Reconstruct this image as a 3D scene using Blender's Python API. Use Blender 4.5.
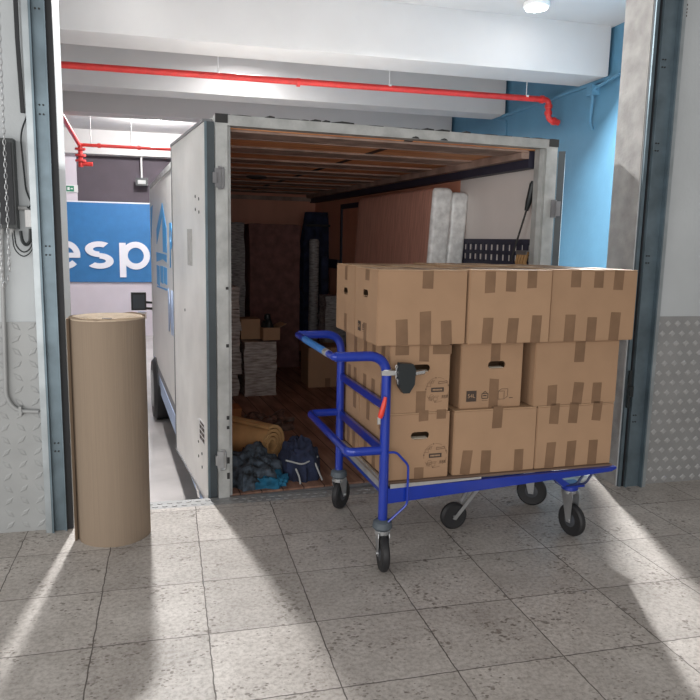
import bpy, bmesh, math, random
from mathutils import Vector, Matrix
random.seed(7)
S = bpy.context.scene
C = S.collection
for o in list(bpy.data.objects): bpy.data.objects.remove(o)

# ---------------------------------------------------------------- camera
cam = bpy.data.objects.new('camera', bpy.data.cameras.new('camera')); C.objects.link(cam)
R = ((0.9684845338166931, 0.01900609580015694, -0.24834749058586822),
     (-0.24829698703256065, 0.15235359848760532, -0.9566279251926686),
     (0.019654871874806478, 0.9881432838158203, 0.15227126012899525))
M = Matrix(R).to_4x4(); M.translation = Vector((0, 0, 1.6)); cam.matrix_world = M
cam.data.sensor_width = 36; cam.data.lens = 36 * 705 / 700
cam.data.clip_start = .02; cam.data.clip_end = 100
S.camera = cam
S.view_settings.view_transform = 'Standard'; S.view_settings.look = 'None'
S.view_settings.gamma = 1; S.view_settings.use_curve_mapping = False
S.view_settings.exposure = 0.0
S.cycles.diffuse_bounces = 8
# ---------------------------------------------------------------- world: the dim loading room behind the camera
W = bpy.data.worlds.new('world'); S.world = W; W.use_nodes = True
W.node_tree.nodes['Background'].inputs[0].default_value = (1, .985, .97, 1)
W.node_tree.nodes['Background'].inputs[1].default_value = .30

def area(name, loc, rot, size, power, col=(1, 1, 1), sy=None, spread=None):
    l = bpy.data.lights.new(name, 'AREA'); l.energy = power; l.color = col; l.size = size
    if sy: l.shape = 'RECTANGLE'; l.size_y = sy
    if spread: l.spread = spread
    o = bpy.data.objects.new(name, l); C.objects.link(o); o.location = loc; o.rotation_euler = rot
    return o
# the wide bright front of the loading room, well behind the camera
area('dock_window_light', (-1.0, -3.2, 1.85), (math.radians(89), 0, math.radians(-12)), 6, 205, (1, .985, .965), 3.1)
area('dock_side_fill', (-3.6, .9, 1.9), (math.radians(90), 0, math.radians(-68)), 3.0, 75, (1, .985, .965), 2.6)  # added fill for the left box faces and the truck's right wall
# light on the aisle ceiling
# x, y, z, watts, diameter, tilt towards the dock (degrees), spread (degrees)
G_LAMPS = [(-.25, 6.97, 4.03, 225, .20, 35, 170), (-.2, 15.6, 4.03, 400, .30, 0, 0), (3.71, 6.97, 4.03, 430, .20, 40, 170),
           (-.6, 13.2, 4.03, 70, .32, 0, 170), (2.2, 13.0, 4.03, 60, .32, 0, 170), (1.0, 9.2, 4.03, 40, .3, 0, 170)]

# ---------------------------------------------------------------- materials
MATS = {}
def mat(name, col, rough=.6, metal=0, var=.06, scale=6, bump=0, bscale=60, spec=.5, alpha=None, trans=0, stretch=None, dark=None, coat=0):
    if name in MATS: return MATS[name]
    m = bpy.data.materials.new(name); m.use_nodes = True; nt = m.node_tree; N = nt.nodes; L = nt.links
    b = N['Principled BSDF']
    b.inputs['Roughness'].default_value = rough; b.inputs['Metallic'].default_value = metal
    b.inputs['Specular IOR Level'].default_value = spec; b.inputs['Coat Weight'].default_value = coat
    tc = N.new('ShaderNodeTexCoord'); mp = N.new('ShaderNodeMapping'); L.new(tc.outputs['Object'], mp.inputs[0])
    if stretch: mp.inputs['Scale'].default_value = stretch
    n = N.new('ShaderNodeTexNoise'); n.inputs['Scale'].default_value = scale; n.inputs['Detail'].default_value = 5
    L.new(mp.outputs[0], n.inputs[0])
    r = N.new('ShaderNodeValToRGB'); L.new(n.outputs[0], r.inputs[0])
    d = dark or tuple(max(0, c * (1 - var * 2)) for c in col)
    e = tuple(min(1, c * (1 + var)) for c in col)
    r.color_ramp.elements[0].position = .3; r.color_ramp.elements[1].position = .7
    r.color_ramp.elements[0].color = (*d, 1); r.color_ramp.elements[1].color = (*e, 1)
    L.new(r.outputs[0], b.inputs['Base Color'])
    if bump:
        n2 = N.new('ShaderNodeTexNoise'); n2.inputs['Scale'].default_value = bscale; n2.inputs['Detail'].default_value = 4
        L.new(mp.outputs[0], n2.inputs[0])
        bp = N.new('ShaderNodeBump'); bp.inputs['Strength'].default_value = bump; bp.inputs['Distance'].default_value = .01
        L.new(n2.outputs[0], bp.inputs['Height']); L.new(bp.outputs[0], b.inputs['Normal'])
    if alpha is not None: b.inputs['Alpha'].default_value = alpha
    if trans: b.inputs['Transmission Weight'].default_value = trans
    MATS[name] = m; return m

def emis(name, col, st):
    m = bpy.data.materials.new(name); m.use_nodes = True; b = m.node_tree.nodes['Principled BSDF']
    b.inputs['Base Color'].default_value = (*col, 1); b.inputs['Emission Color'].default_value = (*col, 1)
    b.inputs['Emission Strength'].default_value = st; MATS[name] = m; return m

def floor_mat():
    m = bpy.data.materials.new('terrazzo_tiles'); m.use_nodes = True; nt = m.node_tree; N = nt.nodes; L = nt.links
    b = N['Principled BSDF']; tc = N.new('ShaderNodeTexCoord'); sx = N.new('ShaderNodeSeparateXYZ'); L.new(tc.outputs['Object'], sx.inputs[0])
    def math_(op, a, c=None, v=None):
        q = N.new('ShaderNodeMath'); q.operation = op
        for i, s in enumerate((a, c)):
            if s is None: continue
            if isinstance(s, (int, float)): q.inputs[i].default_value = s
            else: L.new(s, q.inputs[i])
        return q.outputs[0]
    wob = N.new('ShaderNodeTexNoise'); wob.inputs['Scale'].default_value = 14; L.new(tc.outputs['Object'], wob.inputs[0])
    w = math_('MULTIPLY', math_('SUBTRACT', wob.outputs[0], .5), .012)
    def line(out, off, sp):
        t = math_('DIVIDE', math_('SUBTRACT', math_('ADD', out, w), off), sp)
        f = math_('ABSOLUTE', math_('SUBTRACT', math_('FRACT', t), .5))
        return math_('MULTIPLY', math_('SUBTRACT', f, .4925), 260), math_('FLOOR', t)
    gx, ix = line(sx.outputs[0], .135, .45); gy, iy = line(sx.outputs[1], .43, .4595)
    g = math_('MAXIMUM', gx, gy); cl = N.new('ShaderNodeClamp'); L.new(g, cl.inputs[0])
    # per-tile tone
    cx = N.new('ShaderNodeCombineXYZ'); L.new(ix, cx.inputs[0]); L.new(iy, cx.inputs[1])
    wn = N.new('ShaderNodeTexWhiteNoise'); wn.noise_dimensions = '2D'; L.new(cx.outputs[0], wn.inputs[0])
    n1 = N.new('ShaderNodeTexNoise'); n1.inputs['Scale'].default_value = 3.2; n1.inputs['Detail'].default_value = 8; n1.inputs['Roughness'].default_value = .7
    L.new(tc.outputs['Object'], n1.inputs[0])
    r1 = N.new('ShaderNodeValToRGB'); L.new(n1.outputs[0], r1.inputs[0])
    r1.color_ramp.elements[0].position = .3; r1.color_ramp.elements[0].color = (.40, .37, .345, 1)
    r1.color_ramp.elements[1].position = .65; r1.color_ramp.elements[1].color = (.56, .53, .50, 1)
    mt = N.new('ShaderNodeMix'); mt.data_type = 'RGBA'; mt.blend_type = 'MULTIPLY'; mt.inputs[0].default_value = 1
    rr = N.new('ShaderNodeValToRGB'); L.new(wn.outputs[0], rr.inputs[0])
    rr.color_ramp.elements[0].color = (.86, .85, .84, 1); rr.color_ramp.elements[1].color = (1.06, 1.05, 1.04, 1)
    L.new(r1.outputs[0], mt.inputs[6]); L.new(rr.outputs[0], mt.inputs[7])
    # pits and speckles
    v = N.new('ShaderNodeTexVoronoi'); v.inputs['Scale'].default_value = 46; v.inputs['Randomness'].default_value = 1
    mpv = N.new('ShaderNodeMapping'); mpv.inputs['Scale'].default_value = (1, 1.5, 1); L.new(tc.outputs['Object'], mpv.inputs[0])
    n3 = N.new('ShaderNodeTexNoise'); n3.inputs['Scale'].default_value = 5; L.new(tc.outputs['Object'], n3.inputs[0])
    L.new(mpv.outputs[0], v.inputs[0])
    thr = math_('MULTIPLY', math_('SUBTRACT', n3.outputs[0], .30), 1.5)
    pit = math_('MULTIPLY', math_('SUBTRACT', thr, v.outputs['Distance']), 14)
    n4 = N.new('ShaderNodeTexNoise'); n4.inputs['Scale'].default_value = 30; n4.inputs['Detail'].default_value = 3; L.new(tc.outputs['Object'], n4.inputs[0])
    gate = math_('MULTIPLY', math_('SUBTRACT', n4.outputs[0], .47), 9)
    gc = N.new('ShaderNodeClamp'); L.new(gate, gc.inputs[0]); pc = N.new('ShaderNodeClamp'); L.new(pit, pc.inputs[0])
    pf = math_('MULTIPLY', math_('MULTIPLY', pc.outputs[0], gc.outputs[0]), .75)
    mp1 = N.new('ShaderNodeMix'); mp1.data_type = 'RGBA'; L.new(pf, mp1.inputs[0]); L.new(mt.outputs[2], mp1.inputs[6]); mp1.inputs[7].default_value = (.15, .125, .105, 1)
    n5 = N.new('ShaderNodeTexNoise'); n5.inputs['Scale'].default_value = 50; n5.inputs['Detail'].default_value = 4; n5.inputs['Roughness'].default_value = .7; L.new(tc.outputs['Object'], n5.inputs[0])
    r5 = N.new('ShaderNodeValToRGB'); L.new(n5.outputs[0], r5.inputs[0]); r5.color_ramp.elements[0].position = .36; r5.color_ramp.elements[0].color = (.76, .745, .73, 1); r5.color_ramp.elements[1].position = .58; r5.color_ramp.elements[1].color = (1.1, 1.1, 1.1, 1)
    m5 = N.new('ShaderNodeMix'); m5.data_type = 'RGBA'; m5.blend_type = 'MULTIPLY'; m5.inputs[0].default_value = 1; L.new(mp1.outputs[2], m5.inputs[6]); L.new(r5.outputs[0], m5.inputs[7]); mp1 = m5
    n6 = N.new('ShaderNodeTexNoise'); n6.inputs['Scale'].default_value = 4; n6.inputs['Detail'].default_value = 6; L.new(tc.outputs['Object'], n6.inputs[0])
    mp2 = N.new('ShaderNodeMix'); mp2.data_type = 'RGBA'; L.new(math_('MULTIPLY', cl.outputs[0], math_('ADD', n6.outputs[0], .45)), mp2.inputs[0]); L.new(mp1.outputs[2], mp2.inputs[6]); mp2.inputs[7].default_value = (.10, .085, .075, 1)
    L.new(mp2.outputs[2], b.inputs['Base Color'])
    b.inputs['Roughness'].default_value = .5; b.inputs['Specular IOR Level'].default_value = .35
    bp = N.new('ShaderNodeBump'); bp.inputs['Strength'].default_value = .35; bp.inputs['Distance'].default_value = .004
    L.new(math_('MULTIPLY', math_('ADD', cl.outputs[0], pf), -1), bp.inputs['Height']); L.new(bp.outputs[0], b.inputs['Normal'])
    MATS['tiles'] = m; return m

def plank_mat(name, c1, c2, sp, axis=1, rough=.55, gap=(.03, .015, .01), spec=.3, stretch=(1.2, 14, 14)):
    m = bpy.data.materials.new(name); m.use_nodes = True; nt = m.node_tree; N = nt.nodes; L = nt.links
    b = N['Principled BSDF']; tc = N.new('ShaderNodeTexCoord'); mp = N.new('ShaderNodeMapping'); L.new(tc.outputs['Object'], mp.inputs[0])
    mp.inputs['Scale'].default_value = stretch
    n = N.new('ShaderNodeTexNoise'); n.inputs['Scale'].default_value = 1.6; n.inputs['Detail'].default_value = 7; L.new(mp.outputs[0], n.inputs[0])
    r = N.new('ShaderNodeValToRGB'); L.new(n.outputs[0], r.inputs[0])
    r.color_ramp.elements[0].position = .33; r.color_ramp.elements[0].color = (*c1, 1)
    r.color_ramp.elements[1].position = .68; r.color_ramp.elements[1].color = (*c2, 1)
    sx = N.new('ShaderNodeSeparateXYZ'); L.new(tc.outputs['Object'], sx.inputs[0])
    d = N.new('ShaderNodeMath'); d.operation = 'DIVIDE'; L.new(sx.outputs[axis], d.inputs[0]); d.inputs[1].default_value = sp
    f = N.new('ShaderNodeMath'); f.operation = 'FRACT'; L.new(d.outputs[0], f.inputs[0])
    g = N.new('ShaderNodeMath'); g.operation = 'LESS_THAN'; L.new(f.outputs[0], g.inputs[0]); g.inputs[1].default_value = .05
    x = N.new('ShaderNodeMix'); x.data_type = 'RGBA'; L.new(g.outputs[0], x.inputs[0]); L.new(r.outputs[0], x.inputs[6]); x.inputs[7].default_value = (*gap, 1)
    L.new(x.outputs[2], b.inputs['Base Color']); b.inputs['Roughness'].default_value = rough; b.inputs['Specular IOR Level'].default_value = spec
    MATS[name] = m; return m

def wrap_mat(name, c1, c2, scale=9, stretch=(1, 1, 6), rough=.25):
    m = mat(name, c2, rough, 0, 0, scale, .9, scale * 2.2, .6, stretch=stretch, dark=c1)
    return m

tiles = floor_mat()
white_paint = mat('white_ceiling_paint', (.50, .49, .49), .7, var=.02, scale=2)
plaster = mat('grey_white_plaster', (.55, .58, .595), .75, var=.03, scale=3, bump=.15, bscale=40)
plate = mat('tread_plate_grey', (.36, .36, .36), .42, .25, .05, 5)
plate_glint = mat('glinting_tread_diamonds', (.50, .50, .50), .35, .25, .04, 9)  # lighter colour paints in the glint on the raised diamonds
plate_light = mat('pale_tread_plate', (.37, .38, .38), .5, .1, .05, 5)
concrete = mat('grey_concrete', (.38, .37, .36), .85, var=.12, scale=9, bump=.4, bscale=50)
steel_blue = mat('galvanised_blue_grey', (.17, .225, .26), .42, .55, .14, 7)
steel_edge = mat('galvanised_edge', (.42, .46, .48), .4, .6, .1, 7)
rubber = mat('black_rubber', (.022, .024, .028), .6, var=.1)
blue_wall = mat('sky_blue_wall', (.075, .20, .31), .65, var=.05, scale=3, bump=.15, bscale=25)
dark_wall = mat('dark_plum_wall', (.085, .07, .085), .85, var=.06, scale=2)
lav_wall = mat('pale_lavender_wall', (.62, .57, .63), .7, var=.03, scale=2)
sign_blue = mat('sign_blue', (.03, .165, .40), .5, var=.04)
sign_white = mat('sign_white', (.78, .78, .84), .5, var=.01)
gfloor = mat('pale_aisle_floor', (.50, .47, .46), .45, var=.1, scale=2)
red_pipe = mat('red_pipe_paint', (.62, .035, .03), .4, var=.08, scale=12)
card = mat('brown_cardboard', (.39, .245, .15), .8, var=.035, scale=5, bump=.12, bscale=30, spec=.2)
card2 = mat('brown_cardboard_pale', (.41, .26, .16), .8, var=.035, scale=5, bump=.12, bscale=30, spec=.2)
flapm = mat('cardboard_flap', (.46, .30, .18), .6, var=.05, scale=8, spec=.4)
tape = mat('brown_packing_tape', (.225, .135, .08), .55, var=.08, scale=10, spec=.2)
ink = mat('dark_print_ink', (.06, .04, .03), .7, var=.02)
ink2 = mat('faded_print_ink', (.20, .12, .07), .7, var=.02)
rollcard = mat('corrugated_roll', (.30, .232, .172), .85, var=.03, scale=4, bump=.25, bscale=4, stretch=(40, 40, .5), spec=.2)
rolltop = mat('corrugated_roll_end', (.56, .45, .34), .85, var=.08, scale=20, bump=.5, bscale=80, spec=.2)
trolley_blue = mat('gloss_blue_paint', (.006, .034, .36), .3, .1, .08, 6, coat=.5)
grip_blue = mat('light_blue_grip', (.05, .22, .60), .35, var=.08)
alu = mat('silver_trim', (.62, .62, .62), .35, .7, .08, 10)
zinc = mat('zinc_fork', (.50, .51, .52), .35, .75, .1, 12)
tyre = mat('black_tyre', (.02, .02, .022), .55, var=.1)
socket = mat('dark_grey_socket', (.09, .11, .13), .5, var=.05)
black_pl = mat('black_plastic', (.015, .02, .022), .4, var=.05)
red_pl = mat('red_plastic', (.75, .05, .03), .35, var=.03)
truck_white = mat('truck_white_panel', (.66, .645, .62), .38, .1, .03, 2.5, spec=.5)
door_paint = mat('dusty_white_door', (.86, .845, .81), .33, .15, .08, 2.5, spec=.6)
frame_w = mat('chipped_white_frame', (.47, .48, .47), .5, .1, .13, 9, bump=.2, bscale=30)
frame_dk = mat('dark_door_seal', (.06, .075, .085), .5, var=.1)
chip = mat('exposed_dark_chips', (.04, .04, .04), .8)
navy_trim = mat('dark_navy_trim', (.035, .035, .06), .6)
bluelogo = mat('lettering_blue', (.03, .30, .66), .45, var=.03)
bluefade = mat('faded_lettering_blue', (.36, .46, .66), .5, var=.08)
roof_wood = plank_mat('orange_plywood_roof', (.60, .23, .10), (.92, .47, .22), 1.22, 0)
rib_wood = mat('grey_brown_rib', (.42, .30, .25), .7, var=.2, scale=6)
floor_wood = plank_mat('worn_red_brown_floor', (.16, .08, .055), (.36, .21, .15), .14, 0, .6, stretch=(9, 1.6, 9))
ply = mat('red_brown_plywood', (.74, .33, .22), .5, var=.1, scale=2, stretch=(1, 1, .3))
cream = mat('cream_lit_lining', (.78, .73, .70), .5, var=.03, scale=2)  # pale tone paints in the light on the wall's rear end
blanket = mat('burgundy_blanket', (.19, .09, .08), .85, var=.2, scale=10, bump=.5, bscale=40)
navy_cloth = mat('navy_moving_blanket', (.02, .028, .065), .9, var=.3, scale=12, bump=.8, bscale=25)
grey_quilt = mat('grey_blue_quilt', (.06, .08, .105), .85, var=.5, scale=22, bump=1, bscale=25)
teal = mat('teal_cloth', (.01, .13, .24), .8, var=.3, scale=12, bump=.6, bscale=25)
wrap_grey = wrap_mat('stretch_wrap_grey', (.20, .165, .15), (.54, .50, .47))
wrap_clear = wrap_mat('stretch_wrap_pale', (.16, .15, .15), (.48, .47, .47), 14)
mattress_w = mat('quilted_plastic_mattress', (.86, .88, .88), .3, var=.13, scale=16, bump=.8, bscale=22, spec=.6)
mattress_s = mat('mattress_shaded_side', (.60, .32, .25), .7, var=.12, scale=9, stretch=(1, 5, .4), bump=.3, bscale=20)  # plastic sides in shade, their darkness put into the colour
tan_card = mat('tan_rolled_cardboard', (.46, .27, .12), .8, var=.1, scale=8, spec=.2)
orange_b = mat('orange_brown_box', (.36, .13, .04), .7, var=.1)
screen_glass = mat('dark_lens', (.08, .10, .12), .15, var=.02)
white_pl = mat('white_plastic', (.72, .72, .72), .4, var=.02)
grey_pl = mat('grey_plastic', (.38, .39, .39), .5, var=.03)
green_s = mat('exit_green', (.02, .22, .12), .5, var=.02)
chrome = mat('chrome', (.75, .75, .75), .15, 1, .02)
mudgrey = mat('underbody_grey', (.22, .22, .23), .7, var=.1)

# ---------------------------------------------------------------- mesh helpers
def finish(name, bm, m, parent=None, smooth=False, loc=None, rz=None, bevel=0):
    if bevel:
        bmesh.ops.bevel(bm, geom=[e for e in bm.edges if len(e.link_faces) == 2 and e.calc_face_angle(0) > .6], offset=bevel, segments=2, affect='EDGES', profile=.6)
    me = bpy.data.meshes.new(name); bmesh.ops.recalc_face_normals(bm, faces=bm.faces[:]); bm.to_mesh(me); bm.free()
    for mm in (m if isinstance(m, (list, tuple)) else [m]): me.materials.append(mm)
    o = bpy.data.objects.new(name, me); C.objects.link(o)
    if parent: o.parent = parent
    if loc: o.location = loc
    if rz is not None: o.rotation_euler = (0, 0, rz)
    if smooth:
        for p in me.polygons: p.use_smooth = True
        try: me.set_sharp_from_angle(angle=math.radians(40))
        except Exception: pass
    return o
def nb(): return bmesh.new()
def pieces(name, bm, m, parent, **k):
    """every loose piece of bm becomes a part of its own"""
    bm.verts.ensure_lookup_table(); seen = set(); out = []
    for v0 in bm.verts[:]:
        if v0 in seen: continue
        comp = [v0]; seen.add(v0); st = [v0]
        while st:
            for e in st.pop().link_edges:
                for w in e.verts:
                    if w not in seen: seen.add(w); comp.append(w); st.append(w)
        out.append(comp)
    for comp in out:
        nbm = bmesh.new(); mp = {v: nbm.verts.new(v.co) for v in comp}
        for f in {f for v in comp for f in v.link_faces}: nbm.faces.new([mp[v] for v in f.verts])
        o = finish(name, nbm, m, parent, **k)
    bm.free(); return o
def bx(bm, x0, x1, y0, y1, z0, z1, mi=0, T=None):
    v = [bm.verts.new((x, y, z)) for x in (x0, x1) for y in (y0, y1) for z in (z0, z1)]
    if T is not None:
        for q in v: q.co = T @ q.co
    for f in ((0, 1, 3, 2), (4, 6, 7, 5), (0, 4, 5, 1), (2, 3, 7, 6), (0, 2, 6, 4), (1, 5, 7, 3)):
        fc = bm.faces.new([v[i] for i in f]); fc.material_index = mi
    return v
def prism(bm, poly, h0, h1, axis=2, mi=0, T=None):
    """poly: 2D points; extruded along axis."""
    def P(a, b, h):
        p = {2: (a, b, h), 1: (a, h, b), 0: (h, a, b)}[axis]
        p = Vector(p); return T @ p if T is not None else p
    lo = [bm.verts.new(P(a, b, h0)) for a, b in poly]; hi = [bm.verts.new(P(a, b, h1)) for a, b in poly]
    n = len(poly)
    fs = [bm.faces.new(lo), bm.faces.new(hi[::-1])] + [bm.faces.new((lo[i], lo[(i + 1) % n], hi[(i + 1) % n], hi[i])) for i in range(n)]
    for f in fs: f.material_index = mi
def sweep(bm, pts, r, seg=10, cap=True, closed=False, mi=0, flat=1):
    pts = [Vector(p) for p in pts]; n = len(pts); rings = []; up = None
    for i, p in enumerate(pts):
        if closed: t = (pts[(i + 1) % n] - pts[i - 1])
        else: t = (pts[min(i + 1, n - 1)] - pts[max(i - 1, 0)])
        t.normalize()
        if up is None:
            up = Vector((0, 0, 1)) if abs(t.z) < .9 else Vector((0, 1, 0))
        a = t.cross(up)
        if a.length < 1e-4: a = t.cross(Vector((1, 0, 0)))
        a.normalize(); b_ = a.cross(t).normalized(); up = b_
        rr = r[i] if isinstance(r, (list, tuple)) else r
        rings.append([bm.verts.new(p + a * (math.cos(k * 2 * math.pi / seg) * rr) + b_ * (math.sin(k * 2 * math.pi / seg) * rr * flat)) for k in range(seg)])
    m_ = n if closed else n - 1
    for i in range(m_):
        A = rings[i]; B = rings[(i + 1) % n]
        for k in range(seg):
            f = bm.faces.new((A[k], A[(k + 1) % seg], B[(k + 1) % seg], B[k])); f.material_index = mi
    if cap and not closed:
        bm.faces.new(rings[0][::-1]).material_index = mi; bm.faces.new(rings[-1]).material_index = mi
def rounded(pts, rad, k=5):
    pts = [Vector(p) for p in pts]; out = [pts[0]]
    for i in range(1, len(pts) - 1):
        a, b, c = pts[i - 1], pts[i], pts[i + 1]
        u = (a - b); w = (c - b); d = min(rad, u.length * .49, w.length * .49)
        p = b + u.normalized() * d; q = b + w.normalized() * d
        for j in range(k + 1):
            t = j / k; out.append(p * (1 - t) ** 2 + b * 2 * t * (1 - t) + q * t * t)
    out.append(pts[-1]); return out
def lathe(bm, prof, seg=24, T=None, mi=0):
    rings = []
    for r, z in prof:
        ring = []
        for k in range(seg):
            a = 2 * math.pi * k / seg; p = Vector((r * math.cos(a), r * math.sin(a), z))
            ring.append(bm.verts.new(T @ p if T is not None else p))
        rings.append(ring)
    for A, B in zip(rings, rings[1:]):
        for k in range(seg):
            f = bm.faces.new((A[k], A[(k + 1) % seg], B[(k + 1) % seg], B[k])); f.material_index = mi
    bm.faces.new(rings[0][::-1]).material_index = mi; bm.faces.new(rings[-1]).material_index = mi
def RX(a): return Matrix.Rotation(a, 4, 'X')
def RY(a): return Matrix.Rotation(a, 4, 'Y')
def RZ(a): return Matrix.Rotation(a, 4, 'Z')
def TR(*p): return Matrix.Translation(Vector(p))
D = math.radians
def tag(o, label, cat, group=None, kind=None):
    o['label'] = label; o['category'] = cat
    if group: o['group'] = group
    if kind: o['kind'] = kind
    return o
def struct(name, bm, m, label=None, parent=None, **k):
    o = finish(name, bm, m, parent, **k)
    if not parent: o['kind'] = 'structure'
    if label: o['label'] = label
    return o
def empty(name, label, cat, loc=(0, 0, 0), rz=0, group=None):
    o = bpy.data.objects.new(name, None); C.objects.link(o); o.location = loc; o.rotation_euler = (0, 0, rz)
    o.empty_display_size = .1
    return tag(o, label, cat, group)
def text_mesh(body, size, depth, name, m, parent, matrix, bold=0):
    cu = bpy.data.curves.new('t', 'FONT'); cu.body = body; cu.size = size; cu.extrude = depth; cu.offset = bold
    cu.align_x = 'CENTER'; cu.align_y = 'CENTER'
    t = bpy.data.objects.new('t', cu); C.objects.link(t)
    dg = bpy.context.evaluated_depsgraph_get(); me = bpy.data.meshes.new_from_object(t.evaluated_get(dg))
    bpy.data.objects.remove(t); me.materials.clear(); me.materials.append(m); me.transform(matrix)
    o = bpy.data.objects.new(name, me); C.objects.link(o); o.parent = parent; return o
def cloth_lump(bm, cx, cy, z0, rx, ry, h, seed, nx=26, ny=20, amp=.25, T=None):
    """crumpled heap: dome displaced by ridged noise"""
    from mathutils import noise
    vs = []
    for j in range(ny + 1):
        row = []
        for i in range(nx):
            a = 2 * math.pi * i / nx; t = j / ny
            rr = math.sin(t * math.pi / 2) if j < ny else 1
            n = noise.noise(Vector((math.cos(a) * rr * 2.2 + seed, math.sin(a) * rr * 2.2, seed * 1.7)))
            n2 = noise.noise(Vector((math.cos(a) * rr * 6 + seed, math.sin(a) * rr * 6, seed)))
            k = 1 + amp * n + amp * .5 * n2
            z = z0 + h * (math.cos(t * math.pi / 2) ** .7 if j < ny else 0) * (1 + amp * 1.2 * n + amp * .7 * n2)
            p = Vector((cx + rx * rr * k * math.cos(a), cy + ry * rr * k * math.sin(a), max(z0, z)))
            row.append(bm.verts.new(T @ p if T is not None else p))
        vs.append(row)
    for j in range(1, ny):
        for i in range(nx):
            bm.faces.new((vs[j][i], vs[j][(i + 1) % nx], vs[j + 1][(i + 1) % nx], vs[j + 1][i]))
    for v in vs[0][1:]: bm.verts.remove(v)
    for i in range(nx): bm.faces.new((vs[0][0], vs[1][(i + 1) % nx], vs[1][i]))
    bm.faces.new(vs[-1])

# ================================================================ SETTING
YW = 3.98      # face of the dock wall
b = nb(); bx(b, -4, 7, -5, 4.16, -.2, 0); bx(b, -4, 7, 4.16, 4.2, -.85, -.03); struct('floor', b, tiles, 'grey speckled terrazzo tile floor of the loading dock')
b = nb(); bx(b, -.53, 2.9, 4.16, 4.285, -.06, .0)
for i in range(60):
    for j in range(2):
        x = -.5 + i * .057 + j * .028; y = 4.19 + j * .05
        prism(b, [(x - .016, y), (x, y - .008), (x + .016, y), (x, y + .008)], 0, .003)
struct('trim_1', b, plate, 'grey tread plate strip along the dock edge')
b = nb(); bx(b, -6, 8, 4.2, 19, -1.0, -.85); struct('floor', b, gfloor, 'pale lower floor of the truck aisle')
# dock wall with its opening
def tread(bm, x0, x1, z0, z1, y, px=.076, pz=.134, s=1.05):
    n = 0; nz = int((z1 - z0) / (pz / 2)); nx = int((x1 - x0) / px) + 1
    for j in range(nz):
        for i in range(nx):
            cx = x0 + .03 + i * px + (j % 2) * px / 2; cz = z0 + .03 + j * pz / 2
            if cx > x1 - .02 or cz > z1 - .02: continue
            w, h = .024 * s, .021 * s
            v = [bm.verts.new((cx + a, y, cz + c)) for a, c in ((-w, 0), (0, -h), (w, 0), (0, h))]
            t = [bm.verts.new((cx + a * .7, y - .004, cz + c * .7)) for a, c in ((-w, 0), (0, -h), (w, 0), (0, h))]
            fs = [bm.faces.new(t)] + [bm.faces.new((v[k], v[(k + 1) % 4], t[(k + 1) % 4], t[k])) for k in range(4)]
            for f in fs: f.material_index = 1
b = nb(); bx(b, -3.5, -.536, YW, 4.26, -.2, 3.6); struct('wall_left', b, plaster, 'grey white wall left of the dock opening')
b = nb(); bx(b, 2.91, 6, YW, 4.26, -.2, 3.6); struct('wall_right', b, [plaster], 'grey white wall right of the dock opening')
b = nb(); bx(b, -.536, 2.91, YW, 4.26, 3.4, 3.6); struct('wall_header', b, plaster)
b = nb(); bx(b, 2.905, 2.912, YW + .002, 4.262, 0, 3.4); struct('trim_2', b, concrete, 'bare concrete reveal of the right jamb')
b = nb(); bx(b, 3.1, 6, YW - .006, YW, 0, 1.15); tread(b, 3.1, 4.3, 0, 1.15, YW - .006)
struct('trim_3', b, [plate, plate_glint], 'grey diamond tread plate cladding the lower right wall')
b = nb(); bx(b, -3.5, -.66, YW - .006, YW, 0, 1.15)
for j in range(17):
    for i in range(9):   # five-bar style lozenges turned alternately
        cx = -1.32 + i * .078 + .0; cz = .04 + j * .068
        if cx > -.68: continue
        s = 1 if (i + j) % 2 else -1
        T = TR(cx, YW - .006, cz) @ RY(D(45 * s))
        v = [b.verts.new(T @ Vector((a, 0, c))) for a, c in ((-.034, 0), (0, -.014), (.034, 0), (0, .014))]
        t = [b.verts.new(T @ Vector((a * .6, -.003, c * .5))) for a, c in ((-.034, 0), (0, -.014), (.034, 0), (0, .014))]
        b.faces.new(t)
        for k in range(4): b.faces.new((v[k], v[(k + 1) % 4], t[(k + 1) % 4], t[k]))
struct('trim_4', b, plate_light, 'pale embossed tread plate on the lower left wall')
# garage shell
b = nb(); bx(b, -6, 8, 4.262, 19, 4.05, 4.2); struct('ceiling', b, white_paint, 'white garage ceiling slab')
for i, (y0, y1) in enumerate(((4.9, 5.3), (7.4, 7.93), (9.95, 10.4), (12.0, 12.42), (14.6, 14.62), (17.9, 18.3))):
    if i in (0, 4): continue
    b = nb(); bx(b, -6, 4.88, y0, y1, 3.5, 4.05); struct('trim_%d' % (5 + i), b, white_paint, 'white ceiling beam number %d from the dock' % (i + 1), bevel=.008)
b = nb(); bx(b, 4.88, 5.1, 4.262, 12.2, -1, 3.5); bx(b, 4.93, 5.1, 4.262, 12.2, 3.5, 4.05); struct('wall_side', b, blue_wall, 'sky blue side wall of the garage')
b = nb(); bx(b, 4.88, 5.1, 12.2, 18.3, -1, 4.05); struct('wall_side_far', b, white_paint, 'white far stretch of the garage side wall')
b = nb(); bx(b, -5.2, -5, 4.262, 19, -1, 4.05); struct('wall_aisle_left', b, white_paint)
b = nb(); bx(b, -6, 6, 18.3, 18.5, -1, .49); struct('wall_far', b, lav_wall, 'pale lavender lower part of the far wall')
b = nb(); bx(b, -6, 6, 18.3, 18.5, .49, 4.05); struct('wall_far_upper', b, dark_wall, 'dark plum upper part of the far wall')
b = nb(); bx(b, -3.2, -2.05, 18.24, 18.31, 2.43, 3.5); struct('wall_far_pier', b, lav_wall, 'pale pier above the blue sign')
b = nb(); bx(b, 4.85, 4.885, 4.27, 10.0, 3.46, 3.5); struct('trim_12', b, blue_wall)

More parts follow.
